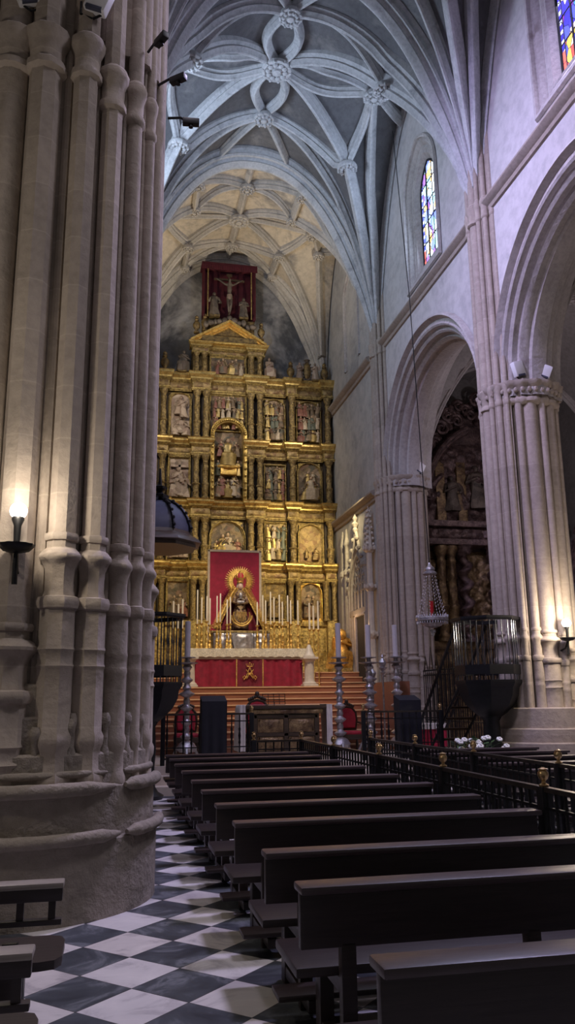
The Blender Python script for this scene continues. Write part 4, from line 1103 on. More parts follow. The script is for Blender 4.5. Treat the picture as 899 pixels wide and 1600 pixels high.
# candlesticks
def candlestick(x, y, z, hs, hc, label, first=[None]):
    t = thing('gilt_candlestick', label, 'candlestick', (x, y, z), 0, 'candlesticks on the high altar')
    k = hs / .64
    m = MB(); m.lathe([(.07, 0), (.07, .02), (.052, .05), (.06, .09), (.04, .14), (.03, .17)], (0, 0, 0), 12, mod=lambda a, q: 1 + .1 * cos(3 * a)); m.build('foot', M['gold2'], t)
    m = MB(); m.lathe([(.028, .16), (.05, .20 * k), (.03, .24 * k), (.022, .30 * k), (.045, .36 * k), (.022, .41 * k), (.02, .50 * k), (.035, .54 * k), (.02, .57 * k), (.02, .60 * k)], (0, 0, 0), 10); m.build('stem', M['gold2'], t)
    m = MB(); m.lathe([(.02, -.04), (.055, -.01), (.06, .01), (.02, .0)], (0, 0, hs), 12); m.build('drip_pan', M['gold2'], t)
    m = MB(); m.lathe([(.021, 0), (.019, hc), (.004, hc + .02)], (0, 0, hs), 10); m.build('candle', M['wax'], t)
ord_ = ['first', 'second', 'third', 'fourth', 'fifth', 'sixth', 'seventh', 'eighth', 'ninth', 'tenth', 'eleventh', 'twelfth']
tops = {2.2: 918, 2.26: 940, 2.46: 943, 2.55: 938, 2.74: 938, 2.85: 932, 3.02: 944, 3.13: 938, 3.92: 947, 4.04: 938, 4.16: 946, 4.24: 920, 4.42: 940, 4.53: 932, 4.66: 945, 4.73: 938, 4.83: 945, 5.02: 943}
left = [2.2, 2.26 + .08, 2.46, 2.57, 2.74, 2.86]; lf2 = [3.02, 3.14]
for side, xs in (('left', left + lf2), ('right', [5.02, 4.86, 4.73, 4.62, 4.49, 4.38, 4.24, 4.14, 4.02, 3.90])):
    for i, x in enumerate(xs):
        ty = list(tops.values())[i] if side == 'left' else list(tops.values())[-1 - i]
        hc = .34 + (978 - ty) / 54.0 * .86 * .62
        candlestick(x, 22.22 + .22 * (i % 2), 2.985, .66 + .04 * (i % 3), hc, '%s gilt candlestick from the %s end of the high altar' % (ord_[i], side))

for side, xs, y in (('left', (1.62, 1.76, 1.88), 23.25), ('right', (5.60, 5.72, 5.86), 23.25)):
    for i, x in enumerate(xs):
        t = thing('tall_candle', '%s of three pale candles on a stand beyond the %s end of the high altar' % (('leftmost', 'middle', 'rightmost')[i], side), 'candle', (x, y + .0 * i, 1.96), 0, 'candles beside the high altar')
        hh = (2.42, 2.34, 2.48)[i]
        m = MB(); m.lathe([(.055, 0), (.055, .02), (.018, .05), (.014, 1.6), (.05, 1.64), (.05, 1.66), (.02, 1.67)], (0, 0, 0), 10); m.build('stand', M['gold2'], t)
        m = MB(); m.lathe([(.03, 1.66), (.028, hh), (.004, hh + .02)], (0, 0, 0), 10); m.build('candle', M['wax'], t)
# ------------------------------------------------------------------ pews
def make_pew(L, label, open_back=False):
    t = thing('pew', label, 'pew', (0, 0, 0))
    W = M['wood']
    if not open_back:
        m = MB(); m.box(0, L, -.03, .015, .53, .78, .006); m.build('backrest', W, t)
        m = MB(); m.box(-.01, L + .01, -.10, .06, .765, .80, .012); m.build('top_rail', M['woodtop'], t)
    else:
        m = MB(); m.box(0, L, -.03, .02, .715, .785, .006); m.box(0, L, -.03, .02, .615, .64, .004)
        m.build('backrest', W, t)
        m = MB(); m.box(-.0, L + .005, -.06, .05, .775, .80, .008); m.build('top_rail', M['woodglint'], t)
        n = int(L / .14)
        for i in range(n + 1):
            m = MB(); x = L - .045 - i * .14; m.box(x - .016, x + .016, -.02, .012, .635, .72); m.build('back_spindle', W, t)
    m = MB()
    if open_back:
        P = [(0, .10), (L - .10, .10), (L - .03, .12), (L, .18), (L, .46), (L - .02, .53), (L - .08, .56), (0, .56)]
        m.rings([[(x, y, z) for x, y in P] for z in (.39, .43)])
    else: m.box(0, L, .07, .56, .385, .43, .012)
    m.build('seat', W, t)
    xs = [.22, L / 2, L - .22] if L > 1.6 else [.22, L - .22]
    for x in xs:
        m = MB()
        m.box(x - .035, x + .035, -.03, .03, 0, .55, .006); m.build('rear_leg', W, t)
        m = MB(); m.box(x - .035, x + .035, .38, .48, 0, .39, .006); m.build('front_leg', W, t)
        m = MB(); m.box(x - .03, x + .03, -.2, .5, .04, .10, .006); m.box(x - .03, x + .03, .0, .5, .33, .39); m.build('leg_brace', W, t)
    m = MB(); m.box(.02, L - .02, -.27, -.08, .125, .155, .008); m.build('kneeler', W, t)
    return t
M['woodtop'] = wood('pew_top_painted_sheen', (.045, .030, .031), (.075, .052, .054), .36, coat=.3)  # lighter brown puts the light caught by the pew tops into the colour
M['woodglint'] = wood('painted_glint_pew_edge', (.26, .22, .19), (.44, .39, .34), .3)  # pale tone paints the bright glints along the open-backed pew rails
ysb = [2.70, 3.83, 4.68, 5.82, 6.84, 7.90, 8.90, 10.12, 11.25, 12.30, 13.20]
nm = ['nearest of the long dark pews, cut off at the bottom edge', 'second of the long dark pews counted from the camera', 'third long dark pew counted from the camera', 'fourth long dark pew counted from the camera',
      'fifth long dark pew counted from the camera', 'sixth long dark pew, midway along the checkered aisle', 'seventh long dark pew counted from the camera', 'fourth long dark pew counted from the sanctuary railing',
      'third long dark pew counted from the sanctuary railing', 'second long dark pew counted from the sanctuary railing', 'foremost long dark pew, just behind the sanctuary railing']
p0 = None
for i, y in enumerate(ysb):
    if p0 is None:
        p0 = make_pew(2.24, nm[i]); p0.location = (.85, y, 0); p0['group'] = 'pews between the pillar and the railing'
    else: dup(p0, (.85, y, 0), label=nm[i])
for i, y in enumerate((8.95, 9.95, 10.95, 11.95, 12.9)):
    dup(p0, (4.72, y, 0), label=['nearest visible pew beyond the double railing', 'second pew beyond the double railing', 'third pew beyond the double railing', 'fourth pew beyond the double railing, before the white flowers', 'foremost pew beyond the double railing, near the black pulpit'][i], group='pews beyond the railings')
q0 = make_pew(2.3, 'open-backed pew with pale rail standing against the great pillar', True); q0.location = (-2.49, 4.18, 0); q0['group'] = 'open-backed pews by the pillar'
dup(q0, (-2.53, 3.10, 0), label='open-backed pew at the lower left corner, nearest the camera')

# ------------------------------------------------------------------ railings
def baluster_mesh(z0, z1, r=.013):
    m = MB(); h = z1 - z0
    m.lathe([(r, 0), (r, h * .3), (r * 1.9, h * .34), (r * 1.2, h * .4), (r * 2.1, h * .5), (r * 1.2, h * .6), (r * 1.9, h * .66), (r, h * .7), (r, h)], (0, 0, z0), 8)
    return m.data('baluster', M['iron'])
def post(t, x, y, z0, h, fin=True):
    m = MB(); m.box(x - .04, x + .04, y - .04, y + .04, z0, z0 + h, .006); p = m.build('post', M['iron'], t)
    if fin:
        m = MB(); m.lathe([(.034, 0), (.038, .012), (.017, .025), (.016, .04), (.034, .058), (.041, .08), (.039, .10), (.024, .118), (.036, .126), (.006, .138)], (x, y, z0 + h), 14); m.build('brass_finial', M['brass'], p)
def railing(label, pts, h=.95, z=0, step=.135, posts=(), panel=False, base=(0, 0, 0)):
    t = thing('railing', label, 'railing', (0, 0, 0))
    m = MB(); m2 = MB()
    for (a, b) in zip(pts[:-1], pts[1:]):
        A_, B_ = Vector((*a, 0)), Vector((*b, 0)); d = (B_ - A_).normalized(); s = Vector((-d.y, d.x, 0))
        for mm, z0, z1, w in ((m, h - .035, h, .028), (m2, .10, .13, .018), (m2, h - .16, h - .14, .012), (m2, .30, .32, .012)):
            P = [A_ + s * w, A_ - s * w, B_ - s * w, B_ + s * w]
            mm.add([(p.x, p.y, z + z0) for p in P] + [(p.x, p.y, z + z1) for p in P], [(0, 1, 2, 3), (4, 5, 6, 7), (0, 1, 5, 4), (1, 2, 6, 5), (2, 3, 7, 6), (3, 0, 4, 7)])
    m.build('handrail', M['railtop'], t); m2.build('lower_rail', M['iron'], t)
    me = baluster_mesh(z + .12, z + h - .03)
    cnt = 0
    for (a, b) in zip(pts[:-1], pts[1:]):
        A_, B_ = Vector((*a, 0)), Vector((*b, 0)); L = (B_ - A_).length; n = max(2, int(L / step))
        for i in range(n):
            p = A_.lerp(B_, (i + .5) / n); o = bpy.data.objects.new('baluster', me); COL.objects.link(o); o.parent = t; o.location = (p.x, p.y, 0)
    for (x, y) in posts: post(t, x, y, z, h)
    return t
M['railtop'] = plain('rubbed_iron_handrail', (.10, .085, .07), .3, .8, .25, 10)
railing('dark iron railing along the right ends of the long pews, with brass finials', [(3.17, 4.4), (3.17, 13.9), (2.35, 13.9)], .955, posts=[(3.17, 5.8), (3.17, 7.72), (3.17, 9.7), (3.17, 11.8), (3.17, 13.9), (2.35, 13.9)], step=.13)
railing('second dark iron railing, across the central passage from the long pews', [(4.40, 6.4), (4.40, 13.9)], .955, posts=[(4.40, 7.72), (4.40, 9.72), (4.40, 11.75), (4.40, 13.9)], step=.13)
railing('black sanctuary railing left of the carved altar table', [(.95, 15.75), (2.62, 15.75)], .93, ZS, posts=[(.95, 15.75), (2.62, 15.75)], step=.14)
railing('black sanctuary railing right of the carved altar table, before the silver candlesticks', [(4.85, 15.75), (6.46, 15.75)], .93, ZS, posts=[(4.85, 15.75), (6.46, 15.75)], step=.14)

# ------------------------------------------------------------------ sanctuary furniture
at = thing('altar_table', 'dark carved wooden altar table with panelled front before the red-brown stairs', 'altar', (3.56, 17.0, ZS))
m = MB(); m.box(-.86, .86, -.06, .82, .98, 1.05, .015); m.box(-.80, .80, -.02, .78, .88, .98, .01); m.build('table_top', M['wood2'], at)
m = MB(); carved(m, -.78, .78, .885, .975, -.02, .025, 5, 18); m.build('carved_edge', M['darkgold'], at, 60)
m = MB(); m.box(-.66, .66, .04, .72, .0, .90); m.box(-.76, .76, -.0, .76, 0, .09, .015)
for x in (-.66, 0, .66): m.box(x - .05, x + .05, -.0, .06, .05, .90, .01)
for z in (.09, .46, .82): m.box(-.68, .68, -.0, .05, z - .03, z + .04, .008)
m.build('front_frame', M['wood2'], at)
for x in (-.33, .33):
    for z0, z1 in ((.14, .42), (.51, .78)):
        m = MB(); m.box(x - .27, x + .27, .01, .05, z0, z1); carved(m, x - .25, x + .25, z0 + .02, z1 - .02, .01, .035, x + z0, 16); m.build('carved_panel', M['darkpanel'] if 'darkpanel' in M else M['darkgold'], at, 60)
c = thing('white_altar_cloth', 'white cloth laid over the dark carved altar table, hanging at both ends', 'cloth', (3.56, 17.0, ZS + 1.055))
m = MB()
def drape(u, v):
    x = -1.02 + 2.04 * u
    return (x, -.02 + .8 * v, .0)
pr = [(-.985, -.92), (-.97, -.5), (-.95, -.08), (-.93, -.0), (-.9, .012), (.9, .012), (.93, 0), (.95, -.08), (.97, -.5), (.985, -.92)]
m.rings([[(x + .012 * sin(y * 40), y, z) for x, z in pr] for y in [-.03 + .83 * k / 16 for k in range(17)]], close=False)
m.rings([[(x, y, z - .01) for x, z in [(-.97, -.92), (-.955, -.5), (-.935, -.08), (-.92, -.012), (-.89, 0), (.89, 0), (.92, -.012), (.935, -.08), (.955, -.5), (.97, -.92)]] for y in (-.03, .8)], close=False)
# sides read as wide white falls
for s in (-1, 1): m.grid(lambda u, v: (s * (.86 + .125 * u), -.035 - .012 * sin(u * 9), -.92 * v + .01), 8, 8)
m.build('linen', M['cloth'], c, 60)

def armchair(label, loc, rz, k=1.0):
    t = thing('armchair', label, 'armchair', loc, rz, 'red upholstered armchairs')
    m = MB(); m.box(-.29, .29, -.27, .27, .36, .42, .015); m.box(-.29, .29, -.29, -.25, .30, .42, .01); m.build('seat_frame', M['wood2'], t)
    m = MB(); m.box(-.26, .26, -.25, .25, .41, .50, .04); m.build('seat_cushion', M['red'], t)
    m = MB(); P = [(-.20, .56), (-.22, .75), (-.2, .92), (-.12, 1.02), (0, 1.05), (.12, 1.02), (.2, .92), (.22, .75), (.20, .56)]; m.prism(P, .20, .27)
    m.rings([[(x * .9, .17 if q else .21, .79 + (z - .79) * .9) for x, z in P] for q in (0, 1)])
    m.build('back_pad', M['red'], t, 50)
    m = MB(); Q = [(x * 1.14, .24, .79 + (z - .79) * 1.12) for x, z in P]; m.tube(Q + [Q[0]], .03, 7)
    for i in range(9): m.ball(((i - 4) * .042, .24, 1.09 + .07 * (1 - abs(i - 4) / 4) ), .035, .03, .04, 6, 5)
    m.ball((0, .24, 1.20), .05, .035, .06, 8, 6); m.build('carved_back_frame', M['wood2'], t)
    for s in (-1, 1):
        m = MB(); m.tube([(s * .27, -.24, .42), (s * .28, -.24, .62), (s * .29, -.05, .68), (s * .27, .22, .70)], .028, 7); m.build('arm', M['wood2'], t)
        for y in (-.24, .24):
            m = MB(); m.lathe([(.03, 0), (.04, .04), (.025, .1), (.04, .18), (.025, .26), (.035, .36)], (s * .25, y, 0), 8); m.build('leg', M['wood2'], t)
    t.scale = (k, k, k); return t
armchair('red armchair at the left of the sanctuary, behind the black railing', (1.62, 18.35, ZS), 0, .95)
armchair('tall red throne chair showing only its back above the carved altar table', (3.20, 18.2, ZS), 0, 1.08)
armchair('red armchair at the right, between two tall silver candlesticks', (5.34, 18.42, ZS), 0, .92)

def lectern(label, loc, w, h):
    t = thing('draped_lectern', label, 'lectern', loc)
    m = MB(); m.grid(lambda u, v: (-w / 2 + w * u, -.18 - .012 * sin(u * 17) * (1 - v) - .02 * (1 - v), .03 + (h - .03) * v), 22, 8)
    for s in (-1, 1): m.grid(lambda u, v: (s * w / 2, -.19 + .36 * u, .03 + (h - .03 - .0 * u) * v + .10 * u * v), 8, 6)
    m.grid(lambda u, v: (-w / 2 + w * u, -.18 + .35 * v, h + .10 * v), 6, 6)
    m.grid(lambda u, v: (-w / 2 + w * u, .17, .03 + (h + .07) * v), 6, 6); m.build('drape', M['black'], t, 60)
    m = MB(); m.box(-w / 2 + .02, w / 2 - .02, -.14, .14, 0, .06, .01); m.box(-.05, .05, -.05, .05, .05, h - .02); m.build('stand', M['wood2'], t)
    return t
lectern('black draped lectern at the left, in front of the sanctuary railing', (1.84, 15.35, .30), .46, 1.30)
lectern('black draped lectern at the right, beside the silver candlesticks', (5.93, 16.2, ZS), .46, 1.13)
# music stand behind the table
t = thing('music_stand', 'thin black music stand beside the throne chair', 'stand', (3.62, 18.6, ZS))
m = MB(); m.tube([(0, 0, .03), (0, 0, 1.12)], .012, 6)
for k in range(3):
    a = k * 2 * pi / 3; m.tube([(0, 0, .25), (.25 * cos(a), .25 * sin(a), .01)], .009, 5)
m.build('tripod', M['iron'], t)
m = MB(); 
for i in range(5): m.tube([(-.26, .02 + i * .012, 1.06 + .06 * i), (.26, .02 + i * .012, 1.06 + .06 * i)], .007, 4)
for i in range(5): m.tube([(-.26 + .13 * i, .02, 1.06), (-.26 + .13 * i, .07, 1.30)], .007, 4)
m.build('desk', M['iron'], t)

def silver_stand(label, loc, h, hc, rc=.062, k=1.28):
    t = thing('silver_candlestick', label, 'candlestick', loc, 0, 'tall silver candlesticks of the sanctuary')
    m = MB()
    for a in range(3):
        b = a * 2 * pi / 3 + .5; m.tube([(0, 0, .26), (.16 * k * cos(b), .16 * k * sin(b), .2), (.22 * k * cos(b), .22 * k * sin(b), .05), (.26 * k * cos(b), .26 * k * sin(b), .02)], .035, 7)
    m.lathe([(.13 * k, .12), (.17 * k, .2), (.12 * k, .3), (.06, .36)], (0, 0, 0), 12, mod=lambda a, z: 1 + .08 * cos(3 * a)); m.build('tripod_foot', M['silver'], t, 50)
    m = MB(); prof = [(.04, .34)]; z = .36; R = random.Random(int(h * 100 + loc[0] * 10))
    while z < h - .36:
        s = R.uniform(.7, 1.15) * k
        prof += [(.04 * k, z), (.10 * s, z + .05), (.12 * s, z + .08), (.07 * s, z + .12), (.045 * k, z + .15), (.065 * s, z + .20), (.05 * k, z + .25)]; z += .29
    prof += [(.04 * k, h - .28), (.08 * k, h - .2), (.04 * k, h - .12), (.035 * k, h - .04)]
    m.lathe(prof, (0, 0, 0), 14, mod=lambda a, z: 1 + .06 * cos(6 * a)); m.build('turned_stem', M['silver'], t, 45)
    m = MB(); m.lathe([(.03, h - .05), (.09 * k, h - .14), (.17 * k, h - .12), (.18 * k, h - .10), (.06, h - .09), (.05, h - .02), (.14 * k, h), (.14 * k, h + .015), (.03, h + .02)], (0, 0, 0), 18); m.build('drip_pan', M['silver'], t)
    if hc: 
        m = MB(); m.lathe([(rc, 0), (rc, hc), (rc * .4, hc + .01), (.006, hc + .012)], (0, 0, h + .015), 14); m.build('candle', M['wax2'], t)
    return t
silver_stand('tall silver candlestick with thick candle at the far left, before the stairs', (1.55, 17.66, ZS), 2.06, .76)
silver_stand('tall silver candlestick with thick candle, left of the red armchair on the right', (4.97, 17.9, ZS), 2.07, .76)
silver_stand('tall silver candlestick with thick candle, right of the right red armchair', (5.66, 17.85, ZS), 2.07, .72)
silver_stand('tall silver candlestick with thick candle beside the right pillar, above the black lectern', (6.36, 18.0, ZS), 2.09, .72)
def lantern_pole(label, loc, h):
    t = thing('processional_lantern', label, 'lantern', loc, 0, 'silver processional poles')
    m = MB(); m.lathe([(.10, 0), (.11, .03), (.05, .08), (.022, .1), (.022, h - .35)], (0, 0, 0), 10); m.build('pole', M['silver'], t)
    m = MB(); m.lathe([(.022, h - .38), (.07, h - .33), (.03, h - .3), (.09, h - .24), (.10, h - .22), (.05, h - .2), (.09, h - .1), (.06, h - .05), (.02, h), (.035, h + .03), (.005, h + .1)], (0, 0, 0), 12, mod=lambda a, z: 1 + .1 * cos(4 * a)); m.build('lantern_head', M['silver'], t)
lantern_pole('dark silver processional pole left of the lectern, before the right pillar', (5.95, 18.5, ZS), 1.85)
lantern_pole('taller silver processional pole just behind the right candlestick', (6.22, 18.55, ZS), 2.1)
lantern_pole('rightmost silver processional pole, against the shafts of the right pillar', (6.62, 18.6, ZS), 1.95)

# gilded seated figure by the portal
t = thing('gilded_statue', 'gilded crouching statue beside the lower right corner of the altarpiece', 'statue', (7.06, 25.25, 2.44))
m = MB(); figure(m, 0, 0, .12, 1.22, 77, 1.25, .05, True, n=16, seated=True); m.ball((.02, -.05, 1.18), .20, .18, .2, 12, 8); m.ball((0, -.2, .5), .24, .2, .34, 12, 8); m.build('gilded_body', M['gold2'], t, 50)
m = MB(); m.box(-.34, .34, -.3, .3, 0, .13, .02); m.build('base', M['gold'], t)

# ------------------------------------------------------------------ pulpits
def pulpit(label, loc, stairs_dir=None, name='pulpit'):
    """iron pulpit: loc is the centre of the stem at floor height"""
    t = thing(name, label, 'pulpit', loc)
    r = .60; zb = 1.93 - loc[2]; zt = 3.08 - loc[2]
    m = MB(); m.lathe([(.30, 0), (.32, .06), (.22, .12), (.17, .2), (.15, .5), (.17, .8), (.15, zb - .75), (.20, zb - .66)], (0, 0, 0), 16); m.build('stem', M['iron'], t)
    m = MB(); m.lathe([(.18, zb - .68), (.30, zb - .60), (.46, zb - .44), (.55, zb - .28), (.57, zb - .14), (r, zb - .10), (r + .03, zb - .05), (r + .03, zb)], (0, 0, 0), 8, rot=pi / 8); m.build('bowl', M['iron'], t, 30)
    n = 30
    me = MB(); me.lathe([(.010, 0), (.010, .2), (.018, .3), (.010, .42), (.010, .62), (.017, .7), (.010, .8), (.010, zt - zb - .04)], (0, 0, zb), 7); me = me.data('baluster', M['ironhi'])
    for k in range(n):
        a = 2 * pi * k / n; kk = 1 / max(abs(cos((a - pi / 8) % (pi / 4) - pi / 8)), .9) * .97
        o = bpy.data.objects.new('baluster', me); COL.objects.link(o); o.parent = t; o.location = (r * .96 * kk * cos(a), r * .96 * kk * sin(a), 0)
    m = MB(); m.rings([[((r + d) * cos(pi / 8 + j * pi / 4), (r + d) * sin(pi / 8 + j * pi / 4), z) for j in range(8)] for d, z in ((-.05, zt - .05), (.05, zt - .05), (.07, zt - .02), (.07, zt + .02), (-.05, zt + .02), (-.05, zt - .05))], True, False, False); m.build('handrail', M['iron'], t, 30)
    m = MB(); m.rings([[((r + d) * cos(pi / 8 + j * pi / 4), (r + d) * sin(pi / 8 + j * pi / 4), z) for j in range(8)] for d, z in ((-.03, zb + .10), (.02, zb + .10), (.02, zb + .28), (-.03, zb + .28), (-.03, zb + .10))], True, False, False); m.build('lower_band', M['iron'], t, 30)
    if stairs_dir:
        sx, sy = stairs_dir
        m = MB(); N = 9
        for k in range(N):
            f0 = .55 + k * .23; z = zb - .06 - k * (zb / N)
            cx_, cy_ = sx * f0, sy * f0; px_, py_ = -sy, sx
            P = [(cx_ + px_ * .32, cy_ + py_ * .32), (cx_ - px_ * .32, cy_ - py_ * .32), (cx_ - px_ * .32 + sx * .25, cy_ - py_ * .32 + sy * .25), (cx_ + px_ * .32 + sx * .25, cy_ + py_ * .32 + sy * .25)]
            m.rings([[(x, y, zz) for x, y in P] for zz in (z - .04, z)])
        m.build('stair_treads', M['wood2'], t)
        for s in (-1, 1):
            m = MB(); px_, py_ = -sy * .33 * s, sx * .33 * s
            m.tube([(sx * .55 + px_, sy * .55 + py_, zt - .05), (sx * 2.6 + px_, sy * 2.6 + py_, .95)], .035, 7)
            m.tube([(sx * .55 + px_, sy * .55 + py_, zb - .1), (sx * 2.6 + px_, sy * 2.6 + py_, .08)], .03, 6)
            for k in range(11):
                f = .6 + 2.0 * k / 10.5; g = (f - .55) / 2.05
                m.tube([(sx * f + px_, sy * f + py_, zb - .1 + (.08 - zb + .1) * g), (sx * f + px_, sy * f + py_, zt - .05 + (.95 - zt + .05) * g)], .010, 5)
            m.build('stair_rail', M['iron'], t)
    return t
pulpit('black iron pulpit with glossy balusters in front of the right pillars', (6.98, 14.55, 0.0), (-.06, .998))
pulpit('black iron pulpit half hidden behind the great pillar on the left', (.60, 14.6, 0.0), None)
t = thing('sounding_board', 'domed slate-blue pulpit canopy with dark ribs beside the great pillar', 'canopy', (.72, 14.55, 4.3))
m = MB(); m.lathe([(.70, 0), (.70, .05), (.80, .08), (.76, .14), (.60, .24), (.58, .30)], (0, 0, -.02), 8, rot=pi / 8); m.build('rim', M['wood2'], t, 30)
m = MB(); m.lathe([(.58, .26), (.57, .38), (.52, .52), (.44, .66), (.32, .78), (.18, .86), (.05, .89)], (0, 0, 0), 8, rot=pi / 8); m.build('dome', M['slate'], t, 20)
for k in range(8):
    a = pi / 8 + k * pi / 4
    m = MB(); P = [(r * cos(a), r * sin(a), z) for r, z in ((.60, .27), (.585, .38), (.535, .53), (.45, .68), (.33, .80), (.18, .88), (.06, .91))]
    m.tube(P, .028, 6)
    for p, q in zip(P[:-1], P[1:]):
        m.ball(((p[0] + q[0]) / 2 * 1.03, (p[1] + q[1]) / 2 * 1.03, (p[2] + q[2]) / 2 + .02), .035, .035, .035, 6, 4)
    m.build('rib', M['iron'], t)
m = MB(); m.lathe([(.07, .88), (.15, .93), (.16, .98), (.07, 1.02), (.05, 1.06), (.12, 1.10), (.13, 1.14), (.04, 1.18), (.025, 1.3), (.02, 1.48), (.004, 1.5)], (0, 0, 0), 10, mod=lambda a, z: 1 + .1 * cos(5 * a)); m.build('finial', M['iron'], t)
m = MB(); m.box(-.75, -.6, -.3, .3, -1.1, .1, .02); m.build('back_board', M['wood2'], t)

# white flowers under the right pulpit
t = thing('flower_arrangement', 'white flowers with green leaves at the foot of the right black pulpit', 'flowers', (6.36, 13.93, 0))
m = MB(); m.lathe([(.16, 0), (.2, .2), (.24, .42), (.2, .45)], (0, 0, 0), 14); m.build('pot', M['iron'], t)
m = MB(); R = random.Random(5)
for i in range(90):
    a = R.uniform(0, 2 * pi); r = R.uniform(.05, .42); z = .5 + R.uniform(0, .38); L = R.uniform(.10, .2)
    p = Vector((r * 1.3 * cos(a), r * .7 * sin(a), z)); d = Vector((cos(a), sin(a), R.uniform(-.2, .9))).normalized(); s = d.cross(Vector((0, 0, 1))).normalized() * L * .3
    m.add([p, p + d * L * .5 + s, p + d * L, p + d * L * .5 - s], [(0, 1, 2, 3)])
for i in range(14): m.tube([(0, 0, .3), (R.uniform(-.4, .4), R.uniform(-.25, .25), R.uniform(.6, .85))], .008, 4)
f = m.build('foliage', M['leaf'], t, 60, recalc=False)
for i in range(26):
    m = MB(); cx_, cy_, cz_ = R.uniform(-.42, .5), R.uniform(-.3, .1), R.uniform(.62, .93)
    for k in range(6):
        a = k * pi / 3; m.ball((cx_ + .032 * cos(a), cy_ + .032 * sin(a) * .7, cz_ + .02 * sin(a)), .032, .028, .024, 6, 4)
    m.ball((cx_, cy_, cz_ + .015), .028, .028, .028, 6, 4); m.build('blossom', M['petal'], t)

# ------------------------------------------------------------------ hanging lamp
LX, LY = 6.90, 17.0
t = thing('hanging_lamp', 'silver sanctuary lamp with crystal pendants hanging on a long cord before the right arch', 'lamp', (LX, LY, 3.31))
m = MB(); m.tube([(0, 0, 1.1), (-.02, .35, 8), (-.05, .9, 13.2)], .012, 5); m.build('cord', M['iron'], t)
m = MB(); m.lathe([(.02, 1.28), (.05, 1.2), (.11, 1.16), (.12, 1.12), (.10, 1.09), (.16, 1.05), (.16, 1.02), (.03, 1.0)], (0, 0, 0), 16); m.build('crown_cap', M['silver'], t)
for k in range(12):
    a = k * pi / 6; m = MB()
    for j in range(14):
        f = j / 13; rr = .13 + .20 * f ** 1.6; m.ball((rr * cos(a), rr * sin(a), 1.02 - .98 * f), .012, .012, .03, 5, 4)
    m.build('chain', M['silver'], t)
m = MB(); m.lathe([(.33, .06), (.36, .03), (.36, -.02), (.33, -.04), (.25, -.03), (.25, .0), (.31, .02)], (0, 0, 0), 28); m.lathe([(.24, -.06), (.26, -.08), (.2, -.13), (.1, -.17), (.03, -.18)], (0, 0, 0), 24); m.build('dish', M['silver'], t)
m = MB()
for k in range(36):
    a = k * pi / 18; m.ball((.35 * cos(a), .35 * sin(a), .07), .014, .014, .03, 5, 4); m.ball((.34 * cos(a), .34 * sin(a), -.07), .012, .012, .03, 5, 4)
for k in range(8):
    a = k * pi / 4; m.ball((.05 * cos(a), .05 * sin(a), -.25), .02, .02, .04, 5, 4)
m.ball((0, 0, -.32), .045, .045, .05, 8, 6); m.build('crystal_drops', M['crystal'], t)
m = MB(); m.lathe([(.03, .1), (.045, .14), (.045, .34), (.05, .36)], (0, 0, .05), 12); m.tube([(0, 0, -.15), (0, 0, .15)], .02, 6); m.build('red_votive_glass', M['ruby'], t)

# ------------------------------------------------------------------ wall lamps
def wall_lamp(label, loc, inward, rg=.075):
    t = thing('wall_lamp', label, 'lamp', loc); ix, iy = inward
    m = MB(); m.tube([(ix * .02, iy * .02, -.58), (0, 0, -.30), (0, 0, -.12)], .022, 8); m.tube([(ix * .30, iy * .30, -.50), (ix * .1, iy * .1, -.46), (0, 0, -.32)], .018, 7); m.lathe([(.022, -.32), (.03, -.12), (.05, -.07), (.045, -.05)], (0, 0, 0), 12); m.build('bracket', M['iron'], t)
    m = MB(); m.lathe([(.02, -.34), (.10, -.32), (.135, -.285), (.14, -.27), (.12, -.285), (.02, -.30)], (0, 0, 0), 26, mod=lambda a, z: 1 + .04 * cos(13 * a)); m.build('scalloped_dish', M['iron'], t)
    m = MB(); m.ball((0, 0, 0), rg, rg, rg, 20, 14); m.build('globe', M['globe'], t, 80)
wall_lamp('lit opal globe lamp on the shafts of the great left pillar', (-.775, 6.52, 3.08), (.0, 1.0), .068)
wall_lamp('lit opal globe lamp on the right pillar, near the right edge', (8.25, 13.78, 2.95), (.0, 1.0), .085)
# floodlights, cameras
def flood(label, loc, rz, rx=0, k=1.0):
    t = thing('floodlight', label, 'floodlight', loc, rz)
    m = MB(); m.box(-.12, .12, -.06, .06, .05, .36, .02); m.xform(Matrix.Rotation(rx, 4, 'Y')); m.build('housing', M['white'], t)
    m = MB(); m.box(-.09, .09, -.066, -.02, .042, .085, .006); m.xform(Matrix.Rotation(rx, 4, 'Y')); m.build('front_glass', M['slate'], t)
    m = MB(); m.tube([(0, .02, -.02), (-.13, .02, .05), (-.13, .02, .2)], .014, 6); m.tube([(0, .02, -.02), (.13, .02, .05), (.13, .02, .2)], .014, 6); m.build('yoke', M['iron'], t)
    t.scale = (k, k, k); return t
flood('white box floodlight on the capital of the right pillar, left one', (7.86, 14.0, 7.88), .2, -.3)
flood('white box floodlight on the capital of the right pillar, right one', (8.32, 13.98, 7.88), -.2, .4, .9)
flood('small white floodlight on the capital of the pillar behind the hanging lamp', (8.36, 21.15, 7.9), .2, .5, 1.0)
flood('white floodlight at the upper left corner, above the pillar capital', (-.98, 6.70, 7.98), .1, -.4, .8)
flood('white floodlight above the pillar capital, near the top of the photo', (-.42, 6.68, 7.98), -.2, .35, .9)
def cctv(label, loc, rz):
    t = thing('security_camera', label, 'camera', loc, rz)
    m = MB(); m.tube([(0, 0, 0), (0, -.14, .02), (.0, -.2, -.02)], .014, 6); m.build('arm', M['iron'], t)
    m = MB(); m.box(-.035, .035, -.34, -.16, -.06, .01, .01); m.lathe([(.025, 0), (.025, .03)], (0, -.25, -.09), 10); m.build('camera_body', M['iron'], t)
